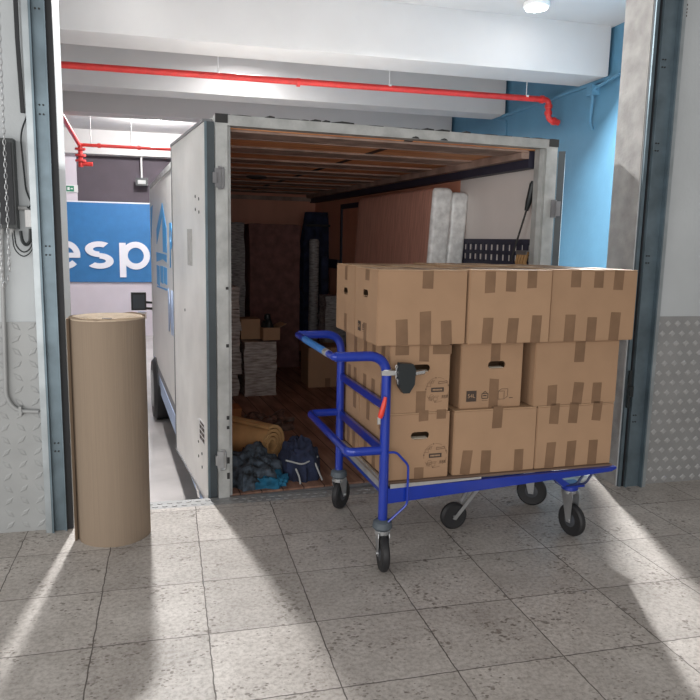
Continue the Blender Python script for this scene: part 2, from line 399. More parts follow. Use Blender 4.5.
# vertical door tracks
def track(name, label, x_in, sgn, sw=.055, cw=.105, ew=.13):
    t = empty(name, label, 'door track', (x_in, YW, 0))
    s = sgn   # +1: opening lies to the right (left track)
    # coordinates run from the opening (0) outwards
    def X(a): return -s * a
    def pb(bm, a0, a1, y0, y1, z0, z1): bx(bm, min(X(a0), X(a1)), max(X(a0), X(a1)), y0, y1, z0, z1)
    b = nb(); pb(b, .0, sw, -.02, -.001, 0, 3.4); finish('seal_strip', b, rubber, t)
    b = nb(); pb(b, sw - .015, sw - .007, -.045, -.022, 0, 3.4); pb(b, sw - .007, cw, -.03, -.022, 0, 3.4); finish('channel', b, steel_blue, t)
    b = nb(); pb(b, cw, ew, -.055, -.0015, 0, 3.4); finish('edge_angle', b, steel_edge, t, bevel=.006)
    b = nb(); pb(b, cw - .012, cw - .002, -.065, -.031, 0, 3.4); finish('guide_flange', b, steel_blue, t)
    for z in (.45, 1.5, 2.2, 2.7):
        b = nb()
        for dz in (0, .045):
            for xx in (sw + .012, sw + .03): sweep(b, [(X(xx), -.03, z + dz), (X(xx), -.036, z + dz)], .0045, 8)
        pieces('bolt', b, chip, t)
    return t
track('door_track', 'blue grey steel door track on the left side of the opening', -.531, 1, .045, .105, .135)
t = track('door_track', 'blue grey steel door track on the right side of the opening', 2.945, -1, .022, .125, .155)
b = nb(); bx(b, -.030, -.008, -.02, -.0015, 0, 3.1); finish('wall_plate', b, steel_blue, t)
b = nb(); bx(b, -.03, -.012, -.05, -.031, .55, .8); bx(b, -.034, -.008, -.07, -.05, .63, .7); finish('latch', b, black_pl, t, bevel=.003)

# ================================================================ GARAGE FITTINGS
for i, (x, y, z, p, r, tilt, spr) in enumerate(G_LAMPS):
    lab = ['round bright downlight above the aisle left of the truck', 'round white downlight deep in the garage aisle', 'round bright downlight near the blue wall, at the top of the picture',
           'round white downlight in the middle of the aisle left of the truck', 'round white downlight beyond the truck roof', 'round white downlight between the nearer ceiling beams'][i]
    t = empty('ceiling_lamp', lab, 'lamp', (x, y, z)); t.rotation_euler = (-D(tilt), 0, 0) if tilt > 50 else (0, 0, 0)
    b = nb(); lathe(b, [(r * .62, .018), (r * .66, .018), (r * .66, -.02), (r * .56, -.03)], 32); finish('housing', b, white_pl, t, True)
    b = nb(); lathe(b, [(r * .55, -.026), (r * .55, -.04), (r * .4, -.048)], 32)
    finish('diffuser', b, MATS.get('lampglow') or emis('lampglow', (1, .98, .95), 14), t)
    if spr: l = bpy.data.lights.new('lamp_light', 'AREA'); l.shape = 'DISK'; l.size = r; l.spread = D(spr)
    else: l = bpy.data.lights.new('lamp_light', 'POINT'); l.shadow_soft_size = .08      # bare globe, also lights the slab
    l.energy = p; l.color = (1, .985, .97)
    lo = bpy.data.objects.new('lamp_light', l); C.objects.link(lo); lo.rotation_euler = (-D(tilt), 0, -D(14) if x > 3 else 0); lo.location = Vector((x, y, z)) + Matrix.Rotation(-D(tilt), 3, 'X') @ Vector((0, 0, -.17 if tilt or not spr else -.07))
def ring_flange(bm, p, d, r=.05, h=.03):
    p = Vector(p); d = Vector(d).normalized(); sweep(bm, [p - d * h / 2, p + d * h / 2], r, 14)
t = empty('sprinkler_pipe', 'long red sprinkler pipe running across to the blue wall', 'pipe', (0, 8.4, 3.4))
b = nb(); sweep(b, rounded([(-5, 0, -.02), (4.72, 0, .02), (4.72, 0, -.22), (4.875, -.0, -.25)], .07), .036, 14); finish('pipe', b, red_pipe, t, True)
for p, d in (((4.62, 0, .02), (1, 0, 0)), ((4.72, 0, -.06), (0, 0, 1)), ((4.72, 0, -.14), (0, 0, 1)), ((4.80, 0, -.235), (1, 0, 0)), ((1.5, 0, 0), (1, 0, 0))):
    b = nb(); ring_flange(b, p, d, .048, .04); finish('coupling', b, red_pipe, t, True)
for x in (-1.9, .59, 2.6, 4.4):
    b = nb(); sweep(b, [(x, 0, .04), (x, 0, .645)], .006, 6); bx(b, x - .015, x + .015, -.042, .042, .03, .05); finish('hanger_rod', b, white_pl, t)
t = empty('sprinkler_riser', 'red branch pipe with valve stack at the far left of the garage', 'pipe', (-1.6, 15, 3.35))
b = nb(); sweep(b, [(.0, 0, 0), (.2, 0, 0), (3.5, 0, .0)], .032, 12); finish('cross_pipe', b, red_pipe, t, True)
b = nb(); sweep(b, [(-.02, 0, 0), (.16, -4.3, .02)], .036, 12); finish('feed_pipe', b, red_pipe, t, True)
b = nb(); sweep(b, [(0, 0, .03), (0, 0, -.42)], .045, 12); sweep(b, [(0, 0, -.36), (.22, 0, -.36)], .04, 12)
for z in (-.08, -.2, -.3): ring_flange(b, (0, 0, z), (0, 0, 1), .10, .035)
finish('valve_stack', b, red_pipe, t, True)
for x in (.35, 1.1): 
    b = nb(); ring_flange(b, (x, 0, 0), (1, 0, 0), .045, .06); finish('coupling', b, red_pipe, t, True)
    b = nb(); sweep(b, [(x - .15, 0, .03), (x - .15, 0, .70)], .008, 6); finish('hanger_rod', b, grey_pl, t)
# big blue sign with its lettering
t = empty('wall_sign', 'large blue wall sign with white lettering esp', 'sign', (-1.4, 18.3, .5))
b = nb(); bx(b, -2.6, 3.6, -.05, -.001, 0, 1.93); finish('panel', b, sign_blue, t)
b = nb(); bx(b, -2.6, 3.6, -.055, -.0505, 1.90, 1.93); finish('edge_strip', b, sign_white, t)
KX, KZ = .0232, .0236     # metres per letter unit on the far wall
def arc(cx, cz, ro, ri, a0, a1, n=28):
    pts = [(cx + ro * math.cos(D(a0 + (a1 - a0) * k / n)), cz + ro * math.sin(D(a0 + (a1 - a0) * k / n))) for k in range(n + 1)]
    return pts, [(cx + ri * math.cos(D(a0 + (a1 - a0) * k / n)), cz + ri * math.sin(D(a0 + (a1 - a0) * k / n))) for k in range(n + 1)]
def band(bm, o, i):
    for k in range(len(o) - 1):
        prism(bm, [(o[k][0] * KX, o[k][1] * KZ), (o[k + 1][0] * KX, o[k + 1][1] * KZ), (i[k + 1][0] * KX, i[k + 1][1] * KZ), (i[k][0] * KX, i[k][1] * KZ)], -.08, -.051, 1)
def rect(bm, x0, x1, z0, z1, q=0): prism(bm, [(x0 * KX, z0 * KZ), (x1 * KX, z0 * KZ), (x1 * KX, z1 * KZ), (x0 * KX, z1 * KZ)], -.08 - q, -.051, 1)
b = nb(); band(b, *arc(-41.5, 27.5, 14.2, 8.2, 0, 318)); rect(b, -52, -27.4, 24.6, 29.6, .004); finish('letter_e', b, sign_white, t)
b = nb()
o_, i_ = arc(-8.5, 33.6, 8.0, 2.4, 50, 270); o_ = [(-8.5 + (x + 8.5) * 1.75, z) for x, z in o_]; i_ = [(-8.5 + (x + 8.5) * 2.6, z) for x, z in i_]; band(b, o_, i_)
o_, i_ = arc(-8.5, 21.6, 8.0, 2.4, 90, -140); o_ = [(-8.5 + (x + 8.5) * 1.75, z) for x, z in o_]; i_ = [(-8.5 + (x + 8.5) * 2.6, z) for x, z in i_]; band(b, o_, i_)
rect(b, -10, -6.8, 25.6, 29.6, .004)
finish('letter_s', b, sign_white, t)
b = nb(); band(b, *arc(28, 27.5, 14.4, 8.2, 0, 360)); rect(b, 11.5, 18, 5, 40.5, .004); finish('letter_p', b, sign_white, t)
t = empty('exit_sign', 'small white and green exit sign on the pale pier', 'sign', (-2.2, 18.23, 2.62))
b = nb(); bx(b, -.17, .17, -.03, .005, 0, .17); finish('panel', b, white_pl, t)
b = nb(); bx(b, -.085, .085, -.034, -.031, .02, .15); finish('pictogram_field', b, green_s, t)
b = nb(); bx(b, -.06, -.01, -.037, -.035, .05, .12); bx(b, .01, .06, -.037, -.035, .07, .1); finish('pictogram', b, white_pl, t)
t = empty('hanging_floodlight', 'small square floodlight hung on a stem in front of the dark far wall', 'lamp', (-.56, 18.05, 3.5))
b = nb(); sweep(b, [(0, 0, 0), (0, 0, -.5)], .02, 8); finish('stem', b, white_pl, t)
b = nb(); bx(b, -.14, .14, -.06, .06, -.68, -.5); finish('body', b, black_pl, t, bevel=.01)
b = nb(); bx(b, -.09, .09, -.07, -.061, -.64, -.55); finish('lens', b, grey_pl, t)
t = empty('wall_bracket', 'small blue painted bracket under the beam on the blue wall', 'bracket', (4.88, 7.6, 3.45))
b = nb(); bx(b, -.1, 0, -.06, .06, -.12, 0); finish('plate', b, blue_wall, t, bevel=.01)
b = nb(); sweep(b, [(-.05, 0, -.1), (-.05, .02, -.42)], .018, 8); sweep(b, [(-.05, -.02, -.05), (-.05, -.5, .02)], .02, 8); sweep(b, [(-.05, .02, -.42), (-.004, .02, -.5)], .018, 8); finish('arm', b, blue_wall, t, True)
t = empty('wall_conduit', 'thin conduit line on the blue wall below the ledge', 'conduit', (4.88, 9.9, 3.4))
b = nb(); sweep(b, rounded([(-.015, .3, .06), (-.015, -.05, .0), (-.015, -.05, -.6)], .05), .012, 8); finish('pipe', b, blue_wall, t, True)
del t['label'], t['category']; t['label'] = 'thin conduit line on the blue wall below the ledge'; t['category'] = 'conduit'

# ================================================================ TRUCK
TA = D(4.7); TX, TY = .28, 4.30
truck = empty('box_truck', 'white box truck backed up to the dock with both rear doors open', 'truck', (TX, TY, 0), TA)
TW, TL, TH = 2.32, 6.0, 2.31
def tp(name, bm, m, parent=truck, **k): return finish(name, bm, m, parent, **k)
b = nb(); bx(b, 0.07, TW - .07, .02, TL, -.06, -.0); tp('cargo_floor', b, floor_wood)
b = nb(); bx(b, 0, TW, .0, .02, -.16, -.012); bx(b, 0.0, TW, .02, TL, -.3, -.062); tp('chassis_frame', b, mudgrey)
b = nb(); bx(b, 0, .04, .06, TL, -.06, 2.25)
tp('left_side_panel', b, truck_white)
b = nb(); bx(b, .0, .012, .3, TL, -.3, -.16); prism(b, [(.3, -.35), (4.7, -.35), (4.85, -.16), (.3, -.16)], -.006, .004, 0); tp('side_skirt', b, bluefade)
b = nb(); bx(b, TW - .04, TW, .06, TL, -.06, 2.25); tp('right_side_panel', b, truck_white)
b = nb(); bx(b, 0.04, .05, .07, TL - .05, 0, 2.2); tp('left_plywood_lining', b, ply)
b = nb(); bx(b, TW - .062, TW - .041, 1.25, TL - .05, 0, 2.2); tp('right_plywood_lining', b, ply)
b = nb(); bx(b, TW - .062, TW - .041, .1, 1.24, 0, 2.2); tp('right_lit_lining', b, cream)  # lit rear end of the wall, its brightness painted as a paler lining
b = nb(); bx(b, .04, TW - .04, 5.65, TL, -.06, 2.25); tp('front_bulkhead', b, ply)
b = nb(); bx(b, .04, TW - .04, .06, TL, 2.245, 2.27); tp('roof_boards', b, roof_wood)
b = nb(); bx(b, 0, TW, .06, TL, 2.272, 2.30); tp('roof_skin', b, truck_white)
b = nb(); bx(b, -.008, .05, .1, TL, 2.25, 2.308); bx(b, -.008, .02, TL, TL + .02, -.1, 2.3); tp('roof_edge_rail', b, frame_w)
for k in range(8):
    y = .08 + k * .72
    b = nb(); bx(b, .05, TW - .16, y, y + .27, 2.232, 2.2449); bx(b, .05, TW - .16, y + .27, y + .29, 2.229, 2.2449); tp('roof_slat', b, rib_wood)
b = nb(); bx(b, TW - .14, TW - .062, .1, 5.65, 2.13, 2.244); tp('right_roof_cove', b, navy_trim)
b = nb(); bx(b, TW - .2, TW - .14, .1, 5.65, 2.19, 2.244); tp('right_cove_lip', b, rib_wood)
b = nb(); bx(b, .05, TW - .14, 5.6, 5.65, 2.15, 2.204); tp('bulkhead_top_rail', b, rib_wood)
t = empty('x', 'x', 'x'); bpy.data.objects.remove(t)
b = nb(); lathe(b, [(.1, 2.2), (.1, 2.188), (.06, 2.175)], 20, TR(.78, 2.6, 0)); tp('roof_dome_lamp', b, chip)
# rear frame (posts + header)
b = nb(); bx(b, 0, .068, -.03, .06, -.02, 2.25); bx(b, TW - .085, TW, -.03, .06, -.02, 2.25)
bx(b, 0, TW, -.03, .06, 2.25, 2.31); bx(b, .068, .09, .0, .06, 0, 2.25); bx(b, TW - .12, TW - .085, .0, .06, 0, 2.25)
tp('rear_frame', b, frame_w, bevel=.006)
b = nb()   # chipped rubber strip along the header
x = .0
while x < TW - .05:
    w = random.uniform(.05, .16); h = random.choice((.003, .005, .012)); 
    prism(b, [(x, 2.309), (x + w, 2.309), (x + w, 2.309 + h * .6), (x + w * .5, 2.309 + h)], -.034, .03, 1); x += w + random.choice((0, 0, .08))
for cx in (1.26, 1.46): prism(b, [(cx - .03, 2.252), (cx + .025, 2.252), (cx + .015, 2.262), (cx, 2.266), (cx - .02, 2.26)], -.0335, -.0305, 1)
bx(b, -.003, .07, -.036, -.031, 2.262, 2.312); bx(b, TW - .07, TW + .003, -.036, -.031, 2.262, 2.312)
for z, r in ((.12, .02), (.5, .012), (.44, .01), (.95, .01), (.22, .02), (1.3, .008)): bx(b, .052, .0685, -.0325, -.0305, z, z + r * 2)
pieces('header_rubber', b, chip, truck)
def hinge(x, z, s):
    h = finish('hinge', (lambda bm: (bx(bm, x - .008, x + .03, -.042, -.031, z - .055, z + .055), bx(bm, x - .02, x, -.055, -.031, z - .03, z + .03), sweep(bm, rounded([(x + .01, -.05, z - .06), (x + .04, -.05, z - .06), (x + .04, -.05, z + .06), (x + .01, -.05, z + .06)], .015), .007, 6), bm)[-1])(nb()), zinc if s else mudgrey, truck)
hinge(0, 1.95, 0); hinge(0, .25, 1)
def hinge_r(z): 
    b = nb(); bx(b, TW - .03, TW + .012, -.042, -.031, z - .06, z + .06); bx(b, TW - .005, TW + .03, -.06, -.031, z - .05, z + .05); tp('hinge', b, mudgrey)
hinge_r(1.85); hinge_r(.3)
# wall fittings inside
b = nb(); y0, y1 = 3.12, 4.4
xw = TW - .062
for a0, a1, c0, c1 in ((y0, y1, 2.0, 2.06), (y0, y0 + .05, .2, 2.0), (y1 - .05, y1, .2, 2.0)): bx(b, xw - .03, xw - .001, a0, a1, c0, c1)
tp('side_door_frame', b, navy_trim)
b = nb(); bx(b, xw - .012, xw - .001, y0 + .05, y1 - .05, .2, 2.0); tp('side_door_leaf', b, ply)
def rail(yr0, yr1, z0, z1, name='lashing_rail'):
    b = nb(); n = int((yr1 - yr0) / .085)
    bx(b, xw - .02, xw - .001, yr0, yr1, z0, z0 + .035); bx(b, xw - .02, xw - .001, yr0, yr1, z1 - .035, z1)
    bx(b, xw - .006, xw - .001, yr0, yr1, z0 + .035, z1 - .035)
    for i in range(n + 1):
        y = yr0 + i * (yr1 - yr0) / n; bx(b, xw - .02, xw - .0065, y - .012, y + .012, z0 + .036, z1 - .036)
    bx(b, xw - .02, xw - .0065, yr0, yr1, (z0 + z1) / 2 - .01, (z0 + z1) / 2 + .01)
    return tp(name, b, navy_trim)
rail(.07, 1.22, 1.43, 1.64)
b = nb()
for i in range(13):
    y = .12 + i * .085
    for z in (1.5, 1.575): bx(b, xw - .0066, xw - .006, y + .022, y + .045, z - .022, z + .022)
pieces('rail_slot', b, cream, truck)
b = nb(); bx(b, xw - .04, xw - .001, 4.45, 5.5, 1.25, 1.36); tp('lashing_bar', b, navy_trim)
b = nb(); bx(b, .1, 2.1, 5.6, 5.649, 1.36, 1.40); tp('bulkhead_bar', b, chip)
# doors
def dmat(loc, yaw): return TR(*loc) @ RZ(yaw)
dl = empty('x', 'x', 'x'); bpy.data.objects.remove(dl)
DYAW = D(7.93 - 4.7)      # relative to the truck
dT = TR(-.006, .0, 0) @ RZ(DYAW)
b = nb(); bx(b, -.05, 0, .05, 1.31, -.05, 2.27, T=dT); door_l = tp('left_rear_door', b, door_paint, bevel=.003)
b = nb(); bx(b, -.054, .004, 1.312, 1.33, -.06, 2.28, T=dT); bx(b, -.056, .002, .05, 1.33, 2.272, 2.29, T=dT); bx(b, -.056, .002, .05, 1.33, -.065, -.051, T=dT); finish('edge_frame', b, mudgrey, door_l)
b = nb(); bx(b, -.04, .004, .005, .05, -.05, 2.27, T=dT); finish('hinge_seal', b, frame_dk, door_l)
b = nb(); bx(b, -.046, -.041, .0, .05, -.05, 2.27, T=dT); bx(b, -.052, -.047, .0, .012, -.05, 2.27, T=dT); finish('steel_edge', b, steel_blue, door_l)
b = nb()
for y, z in ((.22, 1.76), (.22, 1.84), (.34, 1.78), (.34, 1.86), (.22, .13), (.22, .22), (.34, .17), (.34, .27), (.8, 1.1)):
    sweep(b, [dT @ Vector((-.053, y, z)), dT @ Vector((-.049, y, z))], .010, 8)
pieces('rivet', b, chip, door_l)
b = nb(); bx(b, -.0515, -.0502, .48, .66, 1.42, 1.66, T=dT); finish('faded_sticker', b, mat('faded_sticker_grey', (.46, .45, .43), .5, var=.12, scale=30), door_l)
b = nb(); bx(b, -.0515, -.0502, .12, .30, .30, .44, T=dT); dlab = finish('data_sticker', b, white_pl, door_l)
b = nb()
for i in range(3):
    for j in range(2): bx(b, -.0522, -.0516, .13 + j * .085, .20 + j * .085, .31 + i * .035, .335 + i * .035, T=dT)
bx(b, -.0522, -.0516, .14, .27, .415, .43, T=dT); finish('data_print', b, ink, door_l)
rT = TR(TW + .03, .0, 0) @ RZ(D(-(30.9 + 4.7)))
b = nb(); bx(b, 0, .045, .03, 1.2, -.05, 2.24, T=rT); door_r = tp('right_rear_door', b, door_paint)
b = nb(); bx(b, -.0, .045, .0, .028, -.05, 2.24, T=rT); finish('hinge_seal', b, frame_dk, door_r)
b = nb(); bx(b, -.02, -.002, .0, .02, -.05, 2.2, T=rT); finish('steel_edge', b, steel_blue, door_r)
# side lettering on the left wall (plane x=0): matrix maps text XY -> (-y, z)
def sideM(y, z, sx=1): return TR(-.004, y, z) @ Matrix(((0, 0, -1, 0), (-sx, 0, 0, 0), (0, 1, 0, 0), (0, 0, 0, 1)))
b = nb()
prism(b, [(3.95, 1.98), (3.95, 1.44), (3.45, 1.44), (3.45, 1.70)], -.005, -.001, 0)
prism(b, [(3.96, 1.98), (4.9, 1.70), (4.9, 1.52), (4.5, 1.66), (3.96, 1.84)], -.005, -.001, 0)
prism(b, [(5.0, 1.42), (5.0, 1.30), (4.0, 1.36), (3.5, 1.34), (3.5, 1.42)], -.005, -.001, 0)
prism(b, [(5.0, 1.26), (5.0, 1.02), (4.55, 1.02), (4.55, 1.26)], -.005, -.001, 0); prism(b, [(4.4, 1.27), (4.4, 1.08), (4.0, 1.08), (4.0, 1.28)], -.005, -.001, 0); prism(b, [(3.9, 1.28), (3.9, 1.10), (3.5, 1.10), (3.5, 1.28)], -.005, -.001, 0)
pieces('logo_block', b, bluelogo, truck)
b = nb(); prism(b, [(5.0, 1.0), (5.0, .98), (3.5, 1.04), (3.5, 1.06)], -.005, -.001, 0)
tp('logo_underline', b, bluelogo)
b = nb(); prism(b, [(5.95, 1.6), (5.95, 2.0), (5.55, 2.02)], -.005, -.001, 0); tp('corner_flash', b, bluelogo)
text_mesh('P', .62, .002, 'letter_p', bluelogo, truck, sideM(2.95, 1.5), .01)
text_mesh('MU', .62, .002, 'lettering', bluefade, truck, sideM(2.95, .83), .015)
# wheels, cab, mirror
def big_wheel(x, y, s):
    b = nb(); T = TR(x, y, -.43) @ RY(D(90)); lathe(b, [(.27, -.12), (.38, -.12), (.42, -.08), (.42, .08), (.38, .12), (.27, .12)], 40, T)
    w = tp('wheel', b, tyre, smooth=True)
    b = nb(); lathe(b, [(.10, -.135), (.25, -.122), (.26, .122), (.10, .125)], 24, T); finish('rim', b, grey_pl, w, smooth=True)
big_wheel(.06, 5.5, 1); big_wheel(2.2, 5.5, -1); big_wheel(.26, 1.9, 1); big_wheel(2.06, 1.9, -1)
b = nb(); prism(b, [(6.05, -.45), (6.05, 1.5), (6.3, 1.6), (7.2, 1.45), (7.75, .75), (8.3, .55), (8.35, -.45)], .18, 2.1, 0); cab = tp('cab', b, truck_white, bevel=.05)
b = nb(); prism(b, [(6.5, .62), (6.5, 1.25), (7.15, 1.2), (7.55, .7)], .17, .179, 0); finish('side_window', b, screen_glass, cab)
b = nb(); bx(b, -.26, -.04, 6.9, 6.98, .50, .77); mir = tp('mirror', b, black_pl, bevel=.03)
b = nb(); bx(b, -.235, -.065, 6.885, 6.899, .525, .74); finish('mirror_glass', b, screen_glass, mir)
b = nb(); sweep(b, [(-.1, 6.95, .53), (.2, 7.0, .5)], .02, 8); sweep(b, [(-.1, 6.95, .62), (.2, 7.0, .6)], .02, 8); finish('mirror_arm', b, black_pl, mir)
b = nb(); bx(b, -.16, -.04, 6.9, 7.0, .36, .47); finish('lower_mirror', b, chrome, mir, bevel=.03)
b = nb(); sweep(b, rounded([(-.035, .42, -.02), (-.07, .45, -.06), (-.05, .5, -.17)], .03), .018, 8)
tp('door_hold_back', b, chrome, smooth=True)
b = nb(); bx(b, .04, .14, .1, .16, -.5, -.16); bx(b, 2.1, 2.2, .1, .16, -.5, -.16); bx(b, .0, TW, .08, .18, -.55, -.45); tp('rear_bumper', b, mudgrey, bevel=.01)
b = nb(); bx(b, 1.0, 1.3, 1.0, 6.0, -.5, -.3); bx(b, .3, 2.0, 1.8, 2.0, -.47, -.39); bx(b, .3, 2.0, 5.4, 5.6, -.47, -.39); tp('axles', b, mudgrey)

TM = TR(TX, TY, 0) @ RZ(TA)
def tl(x, y, z=0): return tuple(TM @ Vector((x, y, z)))

# ---------------------------------------------------------------- cargo
def wrapped(name, label, cat, x, y, z, w, d, h, m, seed=1, amp=.02, rz=0, n=10, group=None, lay=0):
    """a block wrapped in film: subdivided box with wrinkles"""
    from mathutils import noise
    b = nb(); bx(b, -w / 2, w / 2, -d / 2, d / 2, 0, h)
    bmesh.ops.subdivide_edges(b, edges=b.edges[:], cuts=n, use_grid_fill=True)
    for v in b.verts:
        k = noise.noise_vector(Vector((v.co.x * 9 + seed, v.co.y * 9, v.co.z * 14)))
        zz = v.co.z; v.co += Vector((k.x, k.y, k.z * .5)) * amp
        if lay: 
            q = .02 * math.cos(zz / lay * 2 * math.pi); v.co.x *= 1 + q; v.co.y *= 1 + q
        if zz < .001: v.co.z = 0
    o = finish(name, b, m, None, True, loc=tl(x, y, z), rz=TA + rz); 
    return tag(o, label, cat, group)
wrapped('covered_furniture', 'tall furniture piece under a dark burgundy cover at the front of the cargo box', 'furniture', 1.37, 4.75, 0, .64, .8, 1.79, blanket, 3, .02)
wrapped('wrapped_pallet', 'tall column of goods wrapped in pale stretch film behind the left stack', 'wrapped goods', .88, 4.75, 0, .26, .6, 1.80, wrap_clear, 5, .03)
wrapped('wrapped_pillar', 'short pillar wrapped in pale stretch film standing on the truck floor', 'wrapped goods', .86, 3.0, 0, .33, .42, .56, wrap_grey, 9, .015)
for k in range(5):
    wrapped('wrapped_bundle', ['grey plastic wrapped bundle at the bottom of the left stack', 'second lowest plastic wrapped bundle of the left stack', 'middle plastic wrapped bundle of the left stack',
        'second highest plastic wrapped bundle of the left stack', 'topmost plastic wrapped bundle of the left stack'][k], 'wrapped goods', .44 + .02 * (k % 2), 3.1, k * .225, .42, .5, .222, wrap_grey, 20 + k, .022, .03 * (k % 3 - 1), 7, 'plastic wrapped bundles stacked at the left')
t = empty('small_carton', 'plain cardboard carton on top of the wrapped pillar, the left one', 'box', tl(.79, 3.08, .57), TA)
b = nb(); bx(b, -.1, .1, -.12, .12, 0, .21); finish('body', b, card, t, bevel=.004)
b = nb(); bx(b, -.1, .1, -.025, .025, .2101, .212); finish('packing_tape', b, tape, t)
t = empty('open_carton', 'shallow open cardboard carton on the wrapped pillar with flaps out', 'box', tl(.98, 2.95, .57), TA + .1)
b = nb(); 
for q in ((-.09, .09, -.1, -.095), (-.09, .09, .095, .1)): bx(b, *q, 0, .13)
for q in ((-.09, -.085, -.0949, .0949), (.085, .09, -.0949, .0949)): bx(b, *q, 0, .13)
bx(b, -.0849, .0849, -.0949, .0949, 0, .005); finish('body', b, card, t)
b = nb(); bx(b, 0, .08, -.1, .1, 0, .004, T=TR(.09, 0, .13) @ RY(D(-25))); finish('flap', b, flapm, t)
t = empty('black_bag', 'small black bag with a knot sitting in the open carton', 'bag', tl(.97, 2.97, .576), TA)
b = nb(); cloth_lump(b, 0, 0, 0, .08, .08, .20, 4.2, 20, 12, .15); finish('body', b, black_pl, t, True)
b = nb(); lathe(b, [(.02, .17), (.035, .21), (.03, .25), (.012, .26)], 12); finish('knot', b, black_pl, t, True)
# hanging navy blankets
t = empty('hanging_blankets', 'navy moving blankets hanging in the far right corner of the truck', 'blanket', tl(2.13, 5.1, .3), TA)
b = nb()
from mathutils import noise
cols = 34; vs = []
for j in range(13):
    row = []
    for i in range(cols):
        a = 2 * math.pi * i / cols; fl = 1 + .12 * math.sin(a * 7 + j * .15) + .06 * noise.noise(Vector((math.cos(a) * 3, math.sin(a) * 3, j * .4)))
        k = .75 + .25 * min(1, (12 - j) / 3)
        row.append(b.verts.new((.22 * fl * k * math.cos(a), .15 * fl * k * math.sin(a), j * .14 - (.06 * math.sin(a * 3) if j == 0 else 0))))
    vs.append(row)
for j in range(12):
    for i in range(cols): b.faces.new((vs[j][i], vs[j][(i + 1) % cols], vs[j + 1][(i + 1) % cols], vs[j + 1][i]))
b.faces.new(vs[0][::-1]); b.faces.new(vs[-1]); finish('fabric', b, navy_cloth, t, True)
b = nb(); sweep(b, [(-.2, -.17, 1.5), (.2, -.17, 1.5)], .015, 8); finish('strap', b, chip, t)
def tubeitem(name, label, cat, x, y, r, h, m, lean=0):
    b = nb(); lathe(b, [(r * .9, 0), (r, .02), (r * 1.02, h * .3), (r * .98, h * .6), (r, h - .03), (r * .8, h)], 20)
    o = finish(name, b, m, None, True, loc=tl(x, y, 0), rz=TA); o.rotation_euler = (lean, 0, TA); return tag(o, label, cat)
tubeitem('wrapped_tube', 'tall pale tube wrapped in plastic standing before the navy blankets', 'tube', 1.93, 4.55, .065, 1.62, wrap_clear)
tubeitem('wrapped_post', 'slim dark wrapped post right of the pale tube', 'tube', 2.09, 4.6, .055, 1.4, navy_cloth)
wrapped('wrapped_sack', 'clear plastic wrapped sack by the right truck wall', 'sack', 1.98, 3.9, 0, .26, .3, .95, wrap_clear, 33, .03)
t = empty('moving_carton', 'taped brown carton on the truck floor behind the trolley handle', 'box', tl(1.68, 3.25, 0), TA - .06)
b = nb(); bx(b, -.22, .22, -.2, .2, 0, .44); finish('body', b, card, t, bevel=.005)
b = nb(); bx(b, -.03, .03, -.2015, -.2001, 0, .1); bx(b, -.03, .03, -.2015, -.2001, .33, .44); bx(b, -.03, .03, -.2, .2, .4401, .4415); pieces('packing_tape', b, tape, t)
# rolled cardboard lying on the heap
t = empty('cardboard_roll', 'tan roll of cardboard lying on the blue blankets near the truck threshold', 'roll', tl(.47, .54, .155), TA)
ax = Vector((-.45, .89, .0)).normalized()
def spiral(bm, p0, p1, turns, r0, r1, th, n=150):
    p0 = Vector(p0); d = (Vector(p1) - p0); L_ = d.length; d.normalize(); a = d.cross(Vector((0, 0, 1))).normalized(); c_ = a.cross(d)
    prev = None; first = None
    for i in range(n + 1):
        s = i / n; ang = s * turns * 2 * math.pi; r = r0 + (r1 - r0) * s
        u = a * math.cos(ang) + c_ * math.sin(ang)
        q = [bm.verts.new(p0 + u * (r - th / 2)), bm.verts.new(p0 + u * (r + th / 2)), bm.verts.new(p0 + d * L_ + u * (r + th / 2)), bm.verts.new(p0 + d * L_ + u * (r - th / 2))]
        if prev:
            for k in range(4): bm.faces.new((prev[k], prev[(k + 1) % 4], q[(k + 1) % 4], q[k]))
        else: first = q
        prev = q
    bm.faces.new(first); bm.faces.new(prev[::-1])
b = nb(); spiral(b, (0, 0, -.01), (-.32, .40, .0), 3.3, .04, .138, .022); finish('sheet', b, tan_card, t, True)
# heap
def heap(name, label, cat, x, y, rx, ry, h, m, seed, z0=0, amp=.25, group=None):
    t = empty(name, label, cat, tl(x, y, z0), TA); b = nb(); cloth_lump(b, 0, 0, 0, rx, ry, h, seed, 40, 22, amp); o = finish('fabric', b, m, t, True); return t
heap('quilted_blanket', 'crumpled grey blue quilted blanket at the left of the truck threshold', 'blanket', .27, .33, .19, .27, .17, grey_quilt, 1.3, amp=.3)
heap('teal_cloth', 'crumpled teal cloth at the truck threshold between the blankets and the navy bag', 'cloth', .36, .12, .14, .10, .07, teal, 6.1, amp=.5)
t = heap('navy_bag', 'dark navy holdall bag with pale straps beside the cardboard roll', 'bag', .60, .30, .135, .2, .23, navy_cloth, 8.4, amp=.22)
for i, pts in enumerate(([(-.07, -.19, .10), (-.05, -.21, .05), (-.045, -.22, .0)], [(.07, -.17, .12), (.09, -.2, .06), (.11, -.21, .01)], [(-.12, -.12, .14), (-.02, -.18, .12), (.1, -.13, .15)])):
    b = nb(); sweep(b, rounded(pts, .03), .006, 6); finish('strap', b, grey_pl, t, True)
heap('plastic_sheet', 'crumpled brown tinted plastic sheet behind the cardboard roll', 'plastic sheet', .62, 1.55, .25, .18, .1, mat('brown_film', (.12, .07, .055), .35, var=.4, scale=20, bump=1, bscale=30), 11.2, amp=.5)
t = empty('orange_box', 'small orange brown box by the left truck post behind the roll', 'box', tl(.33, 1.75, 0), TA)
b = nb(); bx(b, -.16, .12, -.1, .1, 0, .13); finish('body', b, orange_b, t, bevel=.01)
b = nb(); bx(b, -.165, .125, -.105, .105, .131, .155); finish('lid', b, orange_b, t, bevel=.006)
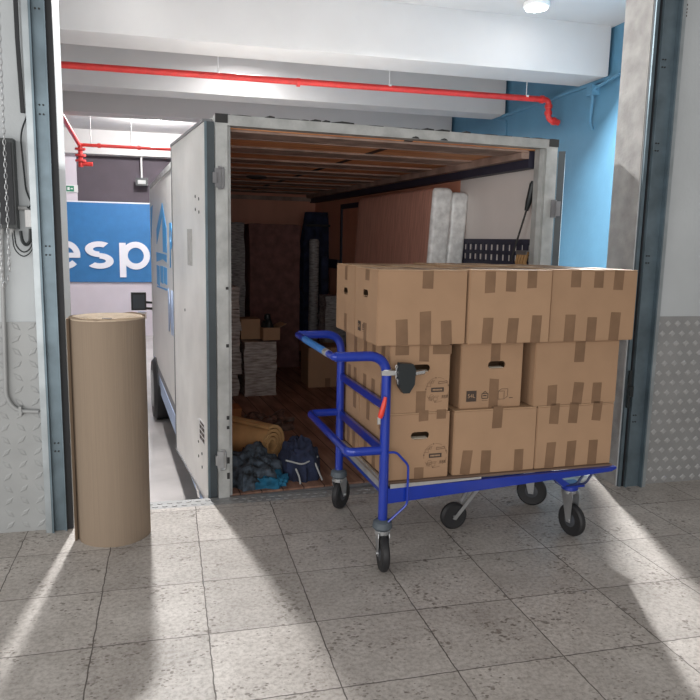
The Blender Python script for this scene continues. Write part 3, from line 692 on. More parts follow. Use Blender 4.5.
# mattresses leaning on the right wall
def mattress(label, x, y, w, L_, h, z0):
    from mathutils import noise
    t = empty('mattress', label, 'mattress', tl(x, y, z0), TA, 'plastic wrapped mattresses on the right wall')
    b = nb(); rings = []
    lv = [(0, .03), (.01, .012), (.03, 0)] + [(.03 + (h - .06) * k / 26, 0) for k in range(1, 26)] + [(h - .03, 0), (h - .01, .012), (h, .03)]
    per = []
    r_ = .035
    for cx, cy, a0 in ((w / 2 - r_, r_, -90), (w / 2 - r_, L_ - r_, 0), (-w / 2 + r_, L_ - r_, 90), (-w / 2 + r_, r_, 180)):
        for k in range(5): per.append((cx + r_ * math.cos(D(a0 + k * 22.5)), cy + r_ * math.sin(D(a0 + k * 22.5))))
        if cy < 1 and cx > 0 or cy > 1 and cx < 0:
            s1 = 1 if cx > 0 else -1
            for k in range(1, 20): per.append((s1 * w / 2, (r_ + (L_ - 2 * r_) * k / 20) if s1 > 0 else (L_ - r_ - (L_ - 2 * r_) * k / 20)))
    for z, ins in lv:
        ring = []
        for px_, py_ in per:
            k = noise.noise(Vector((px_ * 14 + x * 9, py_ * 4, z * 6)))
            qx = px_ * (1 - ins / (w / 2)) + k * .008; qy = L_ / 2 + (py_ - L_ / 2) * (1 - ins / (L_ / 2)) + k * .012
            ring.append(b.verts.new((qx + z * .055, qy, z)))
        rings.append(ring)
    n = len(per)
    for A, B in zip(rings, rings[1:]):
        for k in range(n):
            f = b.faces.new((A[k], A[(k + 1) % n], B[(k + 1) % n], B[k])); c = f.calc_center_median()
            f.material_index = 1 if c.y > .07 else 0  # sides take the painted shade tone, the near end the lit white
    b.faces.new(rings[0][::-1]); b.faces.new(rings[-1])
    finish('cover', b, [mattress_w, mattress_s], t, True)
mattress('plastic wrapped mattress leaning at the right wall, the left of the two', 1.905, 1.06, .175, 1.85, 2.05, 0)
mattress('plastic wrapped mattress against the right wall, the slimmer right one', 2.075, 1.08, .155, 1.85, 2.02, 0)
# thing hanging on the rail
t = empty('folded_parasol', 'thin dark pole with a padded handle hanging on the lashing rail', 'pole', tl(xw - .05, .16, 1.5), TA)
b = nb(); sweep(b, [(-.03, .1, -.02), (0, -.06, .42)], .007, 8); finish('shaft', b, chip, t, True)
b = nb(); sweep(b, [(-.005, -.03, .34), (0, -.045, .40), (.003, -.075, .52), (.004, -.08, .54)], [.014, .022, .02, .012], 10); finish('handle', b, black_pl, t, True)
t = empty('strap_bundle', 'small tan bundle of straps on the lashing rail', 'strap', tl(xw - .045, .15, 1.43), TA)
b = nb()
for k in range(4): sweep(b, [(.0, -.05 + k * .035, .12), (-.02, -.05 + k * .035, .05), (.0, -.04 + k * .03, -.02)], .014, 6)
finish('webbing', b, tan_card, t, True)
b = nb(); bx(b, -.02, .015, -.06, .07, .1, .13); finish('buckle', b, zinc, t)

# ================================================================ CARDBOARD ROLL ON END
t = empty('cardboard_roll', 'upright roll of brown corrugated cardboard at the left jamb', 'roll', (-.305, 3.85, 0))
RR, RH = .187, 1.19
b = nb()
prof = []
seg = 64; rings = []
for z in (0, .004, .3, .6, .9, RH - .006, RH):
    ring = []
    for k in range(seg):
        a = 2 * math.pi * k / seg
        r = RR + .010 * (((a + D(5)) / (2 * math.pi)) % 1) - .005 + .0012 * math.sin(a * 5 + z * 2)
        ring.append(b.verts.new((r * math.cos(a + D(195)), r * math.sin(a + D(195)), z + (.006 * math.sin(a * 2 + 1) + .003 * math.sin(a * 7) if z > 1 else 0))))
    rings.append(ring)
for A, B in zip(rings, rings[1:]):
    for k in range(seg): b.faces.new((A[k], A[(k + 1) % seg], B[(k + 1) % seg], B[k]))
b.faces.new(rings[0][::-1]); finish('outer_sheet', b, rollcard, t, True)
b = nb(); n = 420; prev = None     # wound end: spiral ridges
for i in range(n + 1):
    s = i / n; ang = s * 22 * 2 * math.pi; r = .018 + (RR - .022) * s
    h = RH - .004 + .004 * math.sin(ang * .5 + .7) * s - .012 * (1 - s)
    q = [b.verts.new((r * math.cos(ang), r * math.sin(ang), h)), b.verts.new(((r + .0055) * math.cos(ang), (r + .0055) * math.sin(ang), h + .0025)), b.verts.new(((r + .0078) * math.cos(ang), (r + .0078) * math.sin(ang), h - .004))]
    if prev: b.faces.new((prev[0], prev[1], q[1], q[0])); b.faces.new((prev[1], prev[2], q[2], q[1]))
    prev = q
finish('wound_end', b, rolltop, t)
b = nb(); bx(b, -.03, .018, -.012, .014, RH - .018, RH - .012); finish('core_hollow', b, chip, t)
b = nb(); x0 = -RR - .004
prism(b, [(x0 + .003, -.03), (x0 + .006, -.05), (x0 - .004, -.07), (x0 - .009, -.05), (x0 - .002, 0)], .002, RH - .004); finish('loose_edge', b, rollcard, t)

# ================================================================ LEFT WALL FITTINGS
t = empty('pull_chain', 'steel hoist chain loop hanging down the left wall', 'chain', (-.79, 3.93, 1.2))
def link_chain(bm, x0, z0, x1, z1, y):
    L_ = math.hypot(x1 - x0, z1 - z0); n = int(L_ / .026)
    for i in range(n):
        s = (i + .5) / n; c = Vector((x0 + (x1 - x0) * s, y, z0 + (z1 - z0) * s)); ang = D(25) + (D(90) if i % 2 else 0)
        pts = []
        for k in range(10):
            a = 2 * math.pi * k / 10; u = .0065 * math.cos(a); w = .0125 * math.sin(a) * 1.25
            pts.append(c + Vector((u * math.cos(ang), u * math.sin(ang), w)))
        sweep(bm, pts, .0021, 5, closed=True)
b = nb(); link_chain(b, .045, 1.7, .03, .22, -.10); finish('front_strand', b, zinc, t, True)
b = nb(); link_chain(b, -.0, 1.7, -.005, .14, -.10)
link_chain(b, -.005, .14, .03, .2, -.10); finish('rear_strand', b, zinc, t, True)
t = empty('control_box', 'black motor control box on the left wall behind the chain', 'electrical box', (-.83, YW, 1.63))
b = nb(); bx(b, -.12, .10, -.075, -.001, 0, .44); finish('housing', b, black_pl, t, bevel=.008)
b = nb(); bx(b, -.12, .092, -.082, -.0755, .02, .42); finish('cover', b, rubber, t, bevel=.003)
b = nb(); 
for xx in (-.04, .02, .07): lathe(b, [(.012, -.03), (.014, 0)], 12, TR(xx, -.04, 0))
finish('cable_gland', b, grey_pl, t, True)
t = empty('junction_box', 'small white junction box beside the black control box', 'electrical box', (-.675, YW, 1.64))
b = nb(); bx(b, -.022, .012, -.04, -.001, 0, .085); finish('body', b, white_pl, t, bevel=.004)
b = nb(); sweep(b, [(-.06, -.02, .095), (-.012, -.02, .095)], .012, 10); sweep(b, [(-.012, -.02, .095), (-.012, -.02, .086)], .014, 8); finish('gland', b, grey_pl, t, True)
t = empty('wall_cable', 'black cable curving from the rubber strip to the junction box', 'cable', (-.68, 3.95, 1.7))
b = nb(); sweep(b, rounded([(.014, 0, .49), (-.022, 0, .40), (-.008, 0, .12), (.016, 0, .06), (.0, 0, .03), (-.03, .01, .035)], .05), .0042, 8); finish('cable', b, black_pl, t, True)
t = empty('looped_cable', 'black cables looping below the control box to the junction box', 'cable', (-.72, 3.93, 1.62))
for i, (dz, r, x0, x1) in enumerate(((-.065, .0085, -.0, .048), (-.1, .0035, -.03, .056), (-.12, .003, -.04, .06))):
    b = nb(); sweep(b, rounded([(x0, 0, .0), (x0 + .006, 0, dz * .8), ((x0 + x1) / 2, 0, dz * 1.15), (x1 - .004, 0, dz * .8), (x1, 0, .012)], .05), r, 8); finish('cable', b, black_pl, t, True)
t = empty('rubber_strip', 'black rubber strip hanging beside the left door track', 'strip', (-.705, 3.945, 2.2))
b = nb(); prism(b, [(.012, 0), (.030, 0), (.022, .35), (.024, .95), (.004, .95), (.004, .35)], -.012, .005, 1); finish('strip', b, rubber, t)
t = empty('wall_conduit', 'pale conduit bending along the lower left wall', 'conduit', (-.82, 3.955, .67))
b = nb(); sweep(b, rounded([(.02, 0, 1.4), (-.005, 0, .5), (-.015, 0, .08), (.03, 0, .01), (.14, 0, .0)], .06, 8), .011, 12); finish('pipe', b, plate_light, t, True)
b = nb(); sweep(b, [(.04, -.0, .0), (.062, -.0, .0)], .015, 12); bx(b, .045, .058, -.016, .024, -.012, .035); finish('clip', b, plate_light, t)
t = empty('cable_duct', 'slim white vertical duct beside the left door track', 'duct', (-.68, YW, 1.73))
b = nb(); bx(b, .0, .010, -.018, -.001, 0, 1.5); finish('body', b, plaster, t)
t = empty('wall_marking', 'small black vertical lettering high on the right wall', 'lettering', (3.125, YW - .0005, 3.06))
mm = TR(0, -.001, 0) @ Matrix(((0, -1, 0, 0), (0, 0, -1, 0), (1, 0, 0, 0), (0, 0, 0, 1)))
text_mesh('m1', .07, .0006, 'characters', ink, t, TR(0, 0, 0) @ mm, .002)

# ================================================================ TROLLEY
PA = D(2.24); PX, PY = 1.0, 3.15
PM = TR(PX, PY, 0) @ RZ(PA)
def pl(x, y, z=0): return tuple(PM @ Vector((x, y, z)))
tro = empty('platform_trolley', 'blue four wheeled platform trolley carrying the stacked cardboard boxes', 'trolley', (PX, PY, 0), PA)
def pp(name, bm, m, parent=tro, **k): return finish(name, bm, m, parent, **k)
GX, GZ, DY = -.255, 1.068, .79
b = nb(); sweep(b, rounded([(0, 0, .25), (0, 0, GZ), (GX, 0, GZ)], .10, 8), .0235, 16); f1 = pp('front_post', b, trolley_blue, smooth=True)
b = nb(); sweep(b, rounded([(0, DY, .25), (0, DY, GZ), (GX, DY, GZ)], .10, 8), .0235, 16); pp('rear_post', b, trolley_blue, smooth=True)
b = nb(); sweep(b, rounded([(GX + .02, 0, GZ), (GX - .005, .0, GZ), (GX - .005, DY, GZ), (GX + .02, DY, GZ)], .012, 3), .0175, 14); gb = pp('handle_bar', b, trolley_blue, smooth=True)
b = nb(); sweep(b, [(GX - .005, .17, GZ), (GX - .005, .60, GZ)], .0185, 14); finish('grip_sleeve', b, grip_blue, gb, True)
b = nb(); sweep(b, [(GX - .005, .10, GZ), (GX - .005, .165, GZ)], .0188, 14); finish('worn_band', b, alu, gb, True)
b = nb(); bx(b, -.009, .009, .0, DY, .80, .84); pp('upper_crossbar', b, trolley_blue, bevel=.004)
b = nb(); bx(b, -.009, .009, .0, DY, .575, .62); pp('lower_crossbar', b, trolley_blue, bevel=.004)
b = nb(); sweep(b, rounded([(0, 0, .605), (-.185, 0, .605), (-.185, DY, .605), (0, DY, .605)], .035, 5), .017, 12, flat=1.3); pp('bumper_loop', b, trolley_blue, smooth=True)
# deck
b = nb()
for y0 in (-.012, DY - .02): prism(b, [(.02, .335), (1.30, .402), (1.33, .415), (1.33, .425), (.02, .412)], y0, y0 + .03, 1)
bx(b, .0, .03, .03, DY - .03, .37, .412); bx(b, 1.27, 1.30, .02, DY - .02, .405, .424)
for xx in (.45, .9): bx(b, xx, xx + .03, .02, DY - .022, .39, .415)
pp('deck_frame', b, trolley_blue, bevel=.003)
b = nb(); bx(b, .03, 1.32, .014, DY - .014, .424, .433); pp('deck_board', b, mat('brown_deck_board', (.2, .13, .09), .6))
b = nb(); prism(b, [(.03, .412), (.52, .424), (.52, .4335), (.03, .4335)], -.016, -.0125, 1); bx(b, -.01, .026, .03, DY - .03, .413, .434); bx(b, -.014, -.0101, .03, DY - .03, .405, .438); bx(b, .004, .012, .03, DY - .03, .434, .44)
pp('deck_trim', b, alu)
b = nb(); sweep(b, rounded([(.01, -.028, .60), (.05, -.03, .60), (.115, -.03, .53), (.115, -.03, .33), (.015, -.028, .245)], .02), .006, 8); pp('guard_rod', b, trolley_blue, smooth=True)
# casters
def caster(x, y, head, z_top, stem=True, r=.092):
    """swivel caster; head = heading angle of the trailing wheel"""
    c = tro; T = TR(x, y, 0) @ RZ(head)      # wheel trails towards -x of its own frame
    b = nb()
    if stem: lathe(b, [(.03, z_top), (.046, z_top - .012), (.05, z_top - .04), (.036, z_top - .055), (.036, z_top - .062)], 20, T)
    else: lathe(b, [(.045, z_top), (.047, z_top - .02), (.036, z_top - .03)], 20, T)
    h = pp('caster', b, socket if stem else trolley_blue, smooth=True)
    zt = z_top - (.06 if stem else .03); wx = -.03
    b = nb()
    lathe(b, [(.038, zt + .006), (.038, zt - .014)], 18, T)
    for s in (-1, 1):
        prism(b, [(-.045, zt), (.038, zt), (.03, zt - .02), (wx + .016, r - .012), (wx - .014, r - .012), (-.05, zt - .02)], s * .027 - .0015, s * .027 + .0015, 1, T=T)
    sweep(b, [T @ Vector((wx, -.034, r)), T @ Vector((wx, .034, r))], .009, 10)
    finish('fork', b, zinc, h)
    Wt = T @ TR(wx, 0, r) @ RX(D(90)); b = nb()
    lathe(b, [(.06, -.018), (r - .012, -.02), (r - .002, -.012), (r, 0), (r - .002, .012), (r - .012, .02), (.06, .018)], 36, Wt); finish('tyre', b, tyre, h, True)
    b = nb(); lathe(b, [(.02, -.022), (.058, -.014), (.058, .014), (.02, .022)], 24, Wt); finish('hub', b, mat('dark_hub', (.06, .065, .075), .45), h, True)
caster(0, 0, D(82), .255)
caster(0, DY, D(226), .255)
caster(1.155, .144, D(102), .285, False)
caster(1.165, .60, D(140), .285, False)
# mid fixed wheel on a sprung arm
b = nb(); Wt = TR(.555, .36, .078) @ RX(D(90)); lathe(b, [(.03, -.018), (.066, -.02), (.078, -.008), (.078, .008), (.066, .02), (.03, .018)], 32, Wt); w = pp('centre_wheel', b, tyre, smooth=True)
b = nb()
for s in (-.026, .026): prism(b, [(.54, .068), (.56, .06), (.70, .23), (.86, .28), (.86, .295), (.69, .25)], .36 + s - .002, .36 + s + .002, 1)
sweep(b, [(.555, .33, .078), (.555, .39, .078)], .01, 8); finish('arm', b, zinc, w)
b = nb(); bx(b, .62, .86, .31, .41, .29, .30); sweep(b, [(.6, .36, .16), (.68, .36, .30)], .012, 8); bx(b, .64, .84, .32, .40, .30, .39); finish('mount', b, mudgrey, w)
# right end caster carriers
for yy in (.144, .60):
    b = nb(); bx(b, 1.09, 1.215, yy - .05, yy + .05, .285, .295); prism(b, [(1.09, .287), (1.15, .287), (1.0, .39), (.96, .39)], yy - .045, yy + .045, 1); pp('caster_bracket', b, trolley_blue, bevel=.002)
    for dx in (0, .055):
        b = nb(); sweep(b, rounded([(1.10 + dx, yy - .04, .298), (1.17 + dx, yy - .04, .30), (1.24 + dx, yy - .05, .41)], .02), .007, 8); pp('support_rod', b, mat('dark_blue_rod', (.02, .03, .12), .4), smooth=True)
# coin lock on the front post
b = nb(); lathe(b, [(.0255, .975), (.0265, .976), (.0265, 1.003), (.0255, 1.004)], 20); bx(b, -.035, .05, -.031, -.026, .978, 1.0); cl = pp('clamp', b, alu)
b = nb(); T = TR(.08, -.045, .955)
prism(b, [(-.035, .085), (.03, .08), (.045, .05), (.04, -.02), (.015, -.06), (-.015, -.06), (-.035, -.03), (-.045, .03)], -.02, .02, 1, T=T); pp('coin_lock', b, black_pl, bevel=.008)
b = nb(); sweep(b, [(.125, -.045, .985), (.175, -.045, .992)], .011, 10); finish('key_slot', b, chrome, cl, True)
b = nb()
cpts = [(.035, -.04, 1.02), (.03, -.045, .985), (.04, -.05, .95), (.055, -.05, .93)]
for i in range(9):
    s = i / 8 * (len(cpts) - 1); k = min(int(s), len(cpts) - 2); f = s - k
    c0 = Vector(cpts[k]) * (1 - f) + Vector(cpts[k + 1]) * f; an = D(90) * (i % 2)
    sweep(b, [c0 + Vector((.005 * math.cos(2 * math.pi * q / 8) * math.cos(an), .005 * math.cos(2 * math.pi * q / 8) * math.sin(an), .009 * math.sin(2 * math.pi * q / 8))) for q in range(8)], .0016, 5, closed=True)
finish('chain', b, alu, cl, True)
b = nb(); sweep(b, [(-.014, -.033, .875), (-.022, -.036, .84), (-.036, -.036, .79), (-.04, -.036, .775)], [.008, .012, .014, .010], 10); tg = pp('key_plug', b, red_pl, smooth=True)
b = nb(); bx(b, -.052, -.038, -.038, -.034, .745, .78); finish('key_tip', b, alu, tg)

# ================================================================ BOXES
def slot(bm, cx, cz, w, h, y0, y1):
    pts = []
    for k in range(7): a = D(-90 + 180 * k / 6); pts.append((cx + w / 2 - h / 2 + h / 2 * math.cos(a), cz + h / 2 * math.sin(a)))
    for k in range(7): a = D(90 + 180 * k / 6); pts.append((cx - w / 2 + h / 2 + h / 2 * math.cos(a), cz + h / 2 * math.sin(a)))
    prism(bm, pts, y0, y1, 1)
def carve(me_obj, cutters):
    """cuts the hand holes (each cutter a bmesh) into the box body"""
    for cb in cutters:
        cme = bpy.data.meshes.new('c'); bmesh.ops.recalc_face_normals(cb, faces=cb.faces[:]); cb.to_mesh(cme); cb.free()
        co = bpy.data.objects.new('c', cme); C.objects.link(co); co.matrix_world = me_obj.matrix_world
        md = me_obj.modifiers.new('b', 'BOOLEAN'); md.operation = 'DIFFERENCE'; md.object = co; md.solver = 'EXACT'
        dg = bpy.context.evaluated_depsgraph_get(); nm = bpy.data.meshes.new_from_object(me_obj.evaluated_get(dg))
        me_obj.modifiers.clear(); me_obj.data = nm; bpy.data.objects.remove(co)
def ribbon(bm, pts, w, T, closed=False):
    """thin printed line in the face plane (x right, z up), T maps to the face"""
    P = [Vector((p[0], p[1])) for p in pts]; n = len(P)
    rng = range(n if closed else n - 1)
    for i in rng:
        a, c = P[i], P[(i + 1) % n]; d = (c - a)
        if d.length < 1e-6: continue
        nrm = Vector((-d.y, d.x)).normalized() * w / 2
        v = [bm.verts.new(T @ Vector((q.x, 0, q.y))) for q in (a - nrm, c - nrm, c + nrm, a + nrm)]
        bm.faces.new(v)
def quad(bm, x0, x1, z0, z1, T): bm.faces.new([bm.verts.new(T @ Vector(p)) for p in ((x0, 0, z0), (x1, 0, z0), (x1, 0, z1), (x0, 0, z1))])
def circ(cx, cz, r, a0=0, a1=360, n=14): return [(cx + r * math.cos(D(a0 + (a1 - a0) * k / n)), cz + r * math.sin(D(a0 + (a1 - a0) * k / n))) for k in range(n + 1)]
BOXGRP = 'cardboard moving boxes on the trolley'
def moving_box(label, x0, x1, y0, y1, z0, z1, F=(), Lf=(), Tp=(), hF=None, hL=None, artF=None, artL=None, jit=0, m=None):
    """faces are taped: entries (u centre, bottom, top, width, tilt deg); F = front (towards camera), Lf = left end (u from its front edge)"""
    w, d, h = x1 - x0 - .002, y1 - y0 - .002, z1 - z0 - .001
    cx, cy = (x0 + x1) / 2, (y0 + y1) / 2
    t = empty('moving_box', label, 'box', pl(cx, cy, z0), PA + D(jit), BOXGRP)
    b = nb(); bx(b, -w / 2, w / 2, -d / 2, d / 2, 0, h - .004)
    bmesh.ops.bevel(b, geom=b.edges[:], offset=.004, segments=2, affect='EDGES')
    bd = finish('body', b, m or card, t); bpy.context.view_layer.update()
    TF = TR(-w / 2, -d / 2 - .0009, 0)
    TL = TR(-w / 2 - .0009, -d / 2, 0) @ RZ(D(90)) @ Matrix.Scale(1, 4)
    cut = []
    if hF:
        cb = nb(); slot(cb, -w / 2 + hF[0], hF[1],   .098, .038, -d / 2 - .01, -d / 2 + .02); cut.append(cb)
        cb = nb(); bx(cb, -w / 2 + .015, w / 2 - .015, -d / 2 + .006, -d / 2 + .22, .02, h - .02); cut.append(cb)
    if hL:
        cb = nb(); slot(cb, 0, 0, .09, .036, -.01, .02)
        Mx = TR(-w / 2, -d / 2 + hL[0], hL[1]) @ RZ(D(-90)); bmesh.ops.transform(cb, matrix=Mx, verts=cb.verts[:]); cut.append(cb)
        cb = nb(); bx(cb, -w / 2 + .006, -w / 2 + .25, -d / 2 + .015, d / 2 - .015, .02, h - .02); cut.append(cb)
    if cut: carve(bd, cut)
    if hF:
        b = nb(); bx(b, -.042, .042, 0, .03, -.001, .001, T=TR(-w / 2 + hF[0], -d / 2 + .004, hF[1] - .0165) @ RX(D(6))); finish('handle_flap', b, mat('pale_flap_paper', (.68, .6, .48), .6), t)
    if hL:
        b = nb(); bx(b, 0, .03, -.04, .04, -.001, .001, T=TR(-w / 2 + .004, -d / 2 + hL[0], hL[1] - .013)); finish('handle_flap', b, card2, t)
    g = .0012
    for y_0, y_1 in ((-d / 2 + .001, -g), (g, d / 2 - .001)) if w >= d else ():
        b = nb(); bx(b, -w / 2 + .001, w / 2 - .001, y_0, y_1, h - .0038, h); finish('top_flap', b, flapm, t)
    for x_0, x_1 in ((-w / 2 + .001, -g), (g, w / 2 - .001)) if w < d else ():
        b = nb(); bx(b, x_0, x_1, -d / 2 + .001, d / 2 - .001, h - .0038, h); finish('top_flap', b, flapm, t)
    for u, a, c, tw, tilt in F:
        b = nb(); T = TR(-w / 2 + u, -d / 2 - .0012, (a + c) / 2) @ RY(D(tilt)); hh = (c - a) / 2
        j = [random.uniform(-.003, .003) for _ in range(4)]
        prism(b, [(-tw / 2, -hh + (0 if a <= .001 else j[0])), (tw / 2, -hh + (0 if a <= .001 else j[1])), (tw / 2, hh + (0 if c >= h - .002 else j[2])), (-tw / 2, hh + (0 if c >= h - .002 else j[3]))], 0, .0008, 1, T=T)
        finish('packing_tape', b, tape, t)
    for u, a, c, tw, tilt in Lf:
        b = nb(); T = TR(-w / 2 - .0012, -d / 2 + u, (a + c) / 2) @ RX(D(tilt)); hh = (c - a) / 2
        prism(b, [(-tw / 2, -hh), (tw / 2, -hh), (tw / 2, hh), (-tw / 2, hh)], 0, .0008, 0, T=T); finish('packing_tape', b, tape, t)
    for (a0, a1, c0, c1) in Tp:
        b = nb(); bx(b, -w / 2 + a0, -w / 2 + a1, -d / 2 + c0, -d / 2 + c1, h + .0002, h + .001); finish('packing_tape', b, tape, t)
    def art(kind, T):
        b = nb(); b2 = nb()
        if kind[0] == 'ring':
            _, cx_, cz_, r = kind
            for k in range(7): ribbon(b2, circ(cx_, cz_, r, k * 51 + 5, k * 51 + 40, 6), .0016, T)
            for a in (20, 100, 175, 260, 330): quad(b2, cx_ + r * math.cos(D(a)) - .004, cx_ + r * math.cos(D(a)) + .003, cz_ + r * math.sin(D(a)) - .004, cz_ + r * math.sin(D(a)) + .003, T)
            quad(b, cx_ - .034, cx_ + .034, cz_ - .011, cz_ + .011, T)
            # doodles: stacked boxes, lamp, sofa, van
            def bxr(x, z, q): ribbon(b2, [(x, z), (x + q, z), (x + q, z + q * .8), (x, z + q * .8)], .0016, T, True); ribbon(b2, [(x, z + q * .8), (x + q * .4, z + q * 1.15), (x + q * 1.4, z + q * 1.15), (x + q, z + q * .8)], .0014, T)
            bxr(cx_ - .055, cz_ + .018, .018); bxr(cx_ - .034, cz_ + .034, .012)
            ribbon(b2, [(cx_ + .004, cz_ + .030), (cx_ + .05, cz_ + .034), (cx_ + .048, cz_ + .045), (cx_ + .03, cz_ + .040), (cx_ + .006, cz_ + .042)], .0035, T, True)
            bxr(cx_ - .045, cz_ - .052, .016); bxr(cx_ - .02, cz_ - .055, .02); ribbon(b2, circ(cx_ - .03, cz_ - .035, .012), .0016, T)
            for k in range(3): quad(b2, cx_ + .024 + k * .012, cx_ + .033 + k * .012, cz_ - .04, cz_ - .028, T)
            ribbon(b2, [(cx_ + .02, cz_ - .043), (cx_ + .06, cz_ - .041)], .002, T)
            finish('doodle_print', b2, ink2, t); o = finish('label_print', b, ink, t)
            b3 = nb(); T3 = T @ TR(0, -.0004, 0)
            for k in range(7): quad(b3, cx_ - .026 + k * .0075, cx_ - .0205 + k * .0075, cz_ - .004, cz_ + .004, T3)
            finish('label_marks', b3, card2, o)
        if kind[0] == 'volume':
            _, cx_, cz_, s = kind
            quad(b, cx_ - s / 2, cx_ + s / 2, cz_ - s / 2, cz_ + s / 2, T)
            o = finish('volume_print', b, ink, t)
            text_mesh('54L', s * .52, .0001, 'volume_text', card2, o, T @ TR(cx_, -.0004, cz_) @ RX(D(90)))
            x = cx_ + s * 1.05; ribbon(b2, [(x, cz_ - s * .25), (x + s * .6, cz_ - s * .25), (x + s * .6, cz_ + s * .2), (x, cz_ + s * .2)], .004, T, True)
            ribbon(b2, [(x + s * .12, cz_), (x + s * .48, cz_)], .006, T); ribbon(b2, [(x + s * .12, cz_ + s * .22), (x + s * .3, cz_ + s * .42), (x + s * .48, cz_ + s * .22)], .003, T)
            ribbon(b2, [(x, cz_ - s * .45), (x + s * .6, cz_ - s * .45)], .0015, T)
            if len(kind) > 3 and kind[2] and s > .05:
                x = cx_ + s * 2.7; ribbon(b2, [(x, cz_ - s * .4), (x + s * .6, cz_ - s * .4), (x + s * .6, cz_ + s * .35), (x, cz_ + s * .35)], .0018, T, True)
                ribbon(b2, [(x + s * .6, cz_ - s * .4), (x + s * .95, cz_ - s * .15), (x + s * .95, cz_ + s * .55), (x + s * .3, cz_ + s * .55), (x, cz_ + s * .35)], .0018, T)
                ribbon(b2, [(x + s * 1.1, cz_ - s * .3), (x + s * 1.5, cz_ - s * .3)], .003, T)
            finish('icon_print', b2, ink, t)
    if artF: art(artF, TF @ TR(0, -.0012, 0))
    if artL: art(artL, TR(-w / 2 - .0012, d / 2, 0) @ RZ(D(-90)))
    return t
TW_ = .052
Z0, Z1, Z2, Z3 = .4345, .773, 1.115, 1.474
# bottom row
moving_box('bottom box at the front left corner with a hand hole and a doodle ring', .03, .355, .03, .51, Z0, Z1,
    F=[(.18, .295, .349, .05, 0), (.275, .302, .349, .05, 0), (.165, 0, .06, .05, 0)], Lf=[(.10, .0, .12, TW_, 0), (.22, 0, .12, TW_, 0), (.36, 0, .12, TW_, 0), (.12, .23, .349, TW_, 0), (.33, .23, .349, TW_, 0)], hF=(.165, .222), artF=('ring', .25, .115, .062))
moving_box('bottom front box in the middle with three tapes rising from the deck', .378, .848, .03, .37, Z0, Z1,
    F=[(.075, .002, .13, .055, 6), (.185, .0, .12, .055, 1), (.375, 0, .115, TW_, 0), (.24, .235, .349, .055, 2)], m=card2)
moving_box('bottom front box at the right end with three tapes above and below',   .85, 1.318, .03, .37, Z0, Z1,
    F=[(.10, .24, .349, .055, 2), (.215, .235, .349, .055, 3), (.36, .245, .349, .055, 4), (.09, .0, .14, .055, 3), (.215, 0, .14, .055, 2), (.35, 0, .135, .055, 1)], m=card2)
moving_box('bottom box at the rear left corner behind the doodle box', .03, .50, .513, .80, Z0, Z1, Lf=[(.09, 0, .12, TW_, 0), (.09, .24, .349, TW_, 0), (.2, 0, .12, TW_, 0)])
moving_box('bottom box in the rear row, hidden in the middle', .502, .90, .40, .76, Z0, Z1)
moving_box('bottom box in the rear row at the right end', .902, 1.30, .40, .76, Z0, Z1)
# middle row
moving_box('middle row box at the left behind the black lock, with hand hole and doodle ring', .025, .343, .03, .51, Z1, Z2,
    F=[(.175, .255, .334, .05, 0), (.165, 0, .11, .05, 0), (.06, .2915, .334, .07, 0), (.27, .2915, .334, .10, 0)], Lf=[(.10, 0, .13, TW_, 0), (.24, .0, .13, TW_, 0), (.38, 0, .13, TW_, 0), (.10, .2, .334, TW_, 0), (.24, .22, .334, TW_, 0), (.38, .22, .334, TW_, 0)], hF=(.16, .222), artF=('ring', .252, .112, .062), jit=.4)
moving_box('middle row box set back between its neighbours, printed 54L in a black square', .412, .762, .055, .52, Z1, Z2,
    F=[(.19, .24, .334, .052, 0), (.19, .0, .15, .052, 0)], hF=(.20, .222), artF=('volume', .065, .065, .056))
moving_box('middle row box at the right end with one tape above and three below', .818, 1.322, .03, .385, Z1, Z2,
    F=[(.26, .225, .334, .06, 1), (.11, 0, .11, .055, 0), (.265, 0, .12, .06, 4), (.38, 0, .115, .055, 1)])
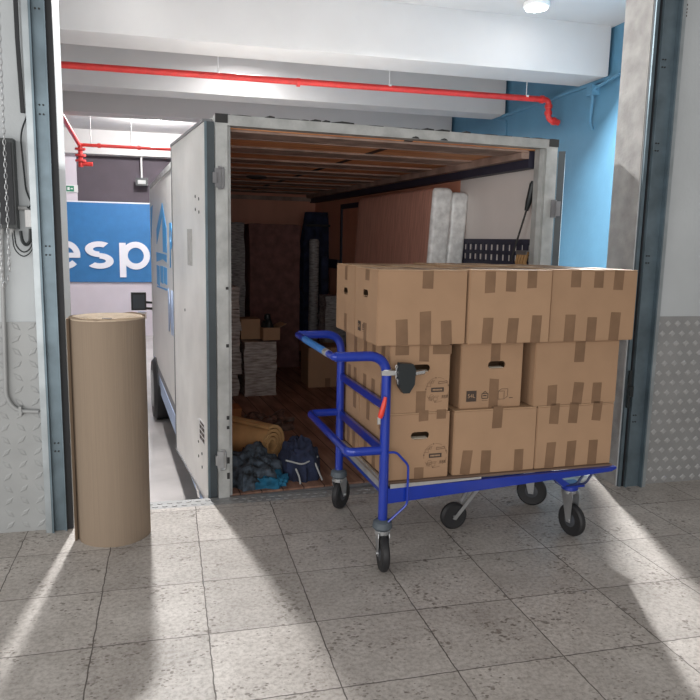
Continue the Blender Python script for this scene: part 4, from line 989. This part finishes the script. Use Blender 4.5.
moving_box('middle row box at the rear left corner', .03, .48, .513, .80, Z1, Z2, Lf=[(.09, 0, .13, TW_, 0), (.09, .22, .334, TW_, 0), (.2, 0, .13, TW_, 0)])
moving_box('middle row box in the rear row at the right end', .80, 1.25, .39, .75, Z1, Z2)
# top row
moving_box('top row box at the front left corner with a hand hole on its end', -.055, .403, .0, .36, Z2, Z3,
    F=[(.25, .272, .353, .055, 0), (.125, .002, .125, .06, -3), (.245, 0, .16, .058, -2), (.355, .002, .118, .055, -4)], Lf=[(.18, .0, .09, .045, 0), (.16, .30, .353, .06, 0)],
    hL=(.19, .235), artL=('volume', .085, .065, .05), Tp=[(0, .458, .15, .205), (.22, .275, .0, .36)], jit=0)
moving_box('top row box in the middle of the front with six tape strips', .409, .862, -.012, .355, Z2, Z3 + .004,
    F=[(.108, .25, .357, .055, 0), (.222, .255, .357, .055, 0), (.338, .275, .357, .052, 0), (.105, 0, .13, .055, 2), (.243, 0, .125, .058, 3), (.375, .0, .135, .055, 2)], Tp=[(0, .45, .16, .21), (.1, .155, 0, .36), (.32, .375, 0, .36)], m=card2)
moving_box('top row box at the front right overhanging the stack', .866, 1.378, .0, .36, Z2, Z3 + .008,
    F=[(.14, .275, .361, .058, 0), (.275, .275, .361, .055, 0), (.395, .265, .361, .058, 2), (.12, .0, .135, .06, 1), (.25, .0, .125, .056, 1), (.39, 0, .145, .06, 2)], Tp=[(.1, .155, 0, .36), (.0, .48, .155, .21), (.33, .385, 0, .36)])
moving_box('top row box at the rear left corner with a hand hole on its end', -.05, .40, .375, .735, Z2, Z3 + .004, Lf=[(.17, 0, .1, .045, 0), (.17, .28, .353, .045, 0)], hL=(.18, .22), Tp=[(0, .45, .15, .205), (.15, .2, 0, .36)])
moving_box('top row box in the middle of the rear row', .406, .86, .37, .73, Z2, Z3 + .012, Tp=[(0, .45, .16, .21), (.2, .25, 0, .36)], m=card2)
moving_box('top row box at the right end of the rear row', .864, 1.27, .37, .73, Z2, Z3 + .008, Tp=[(0, .4, .16, .21), (.2, .25, 0, .36)])
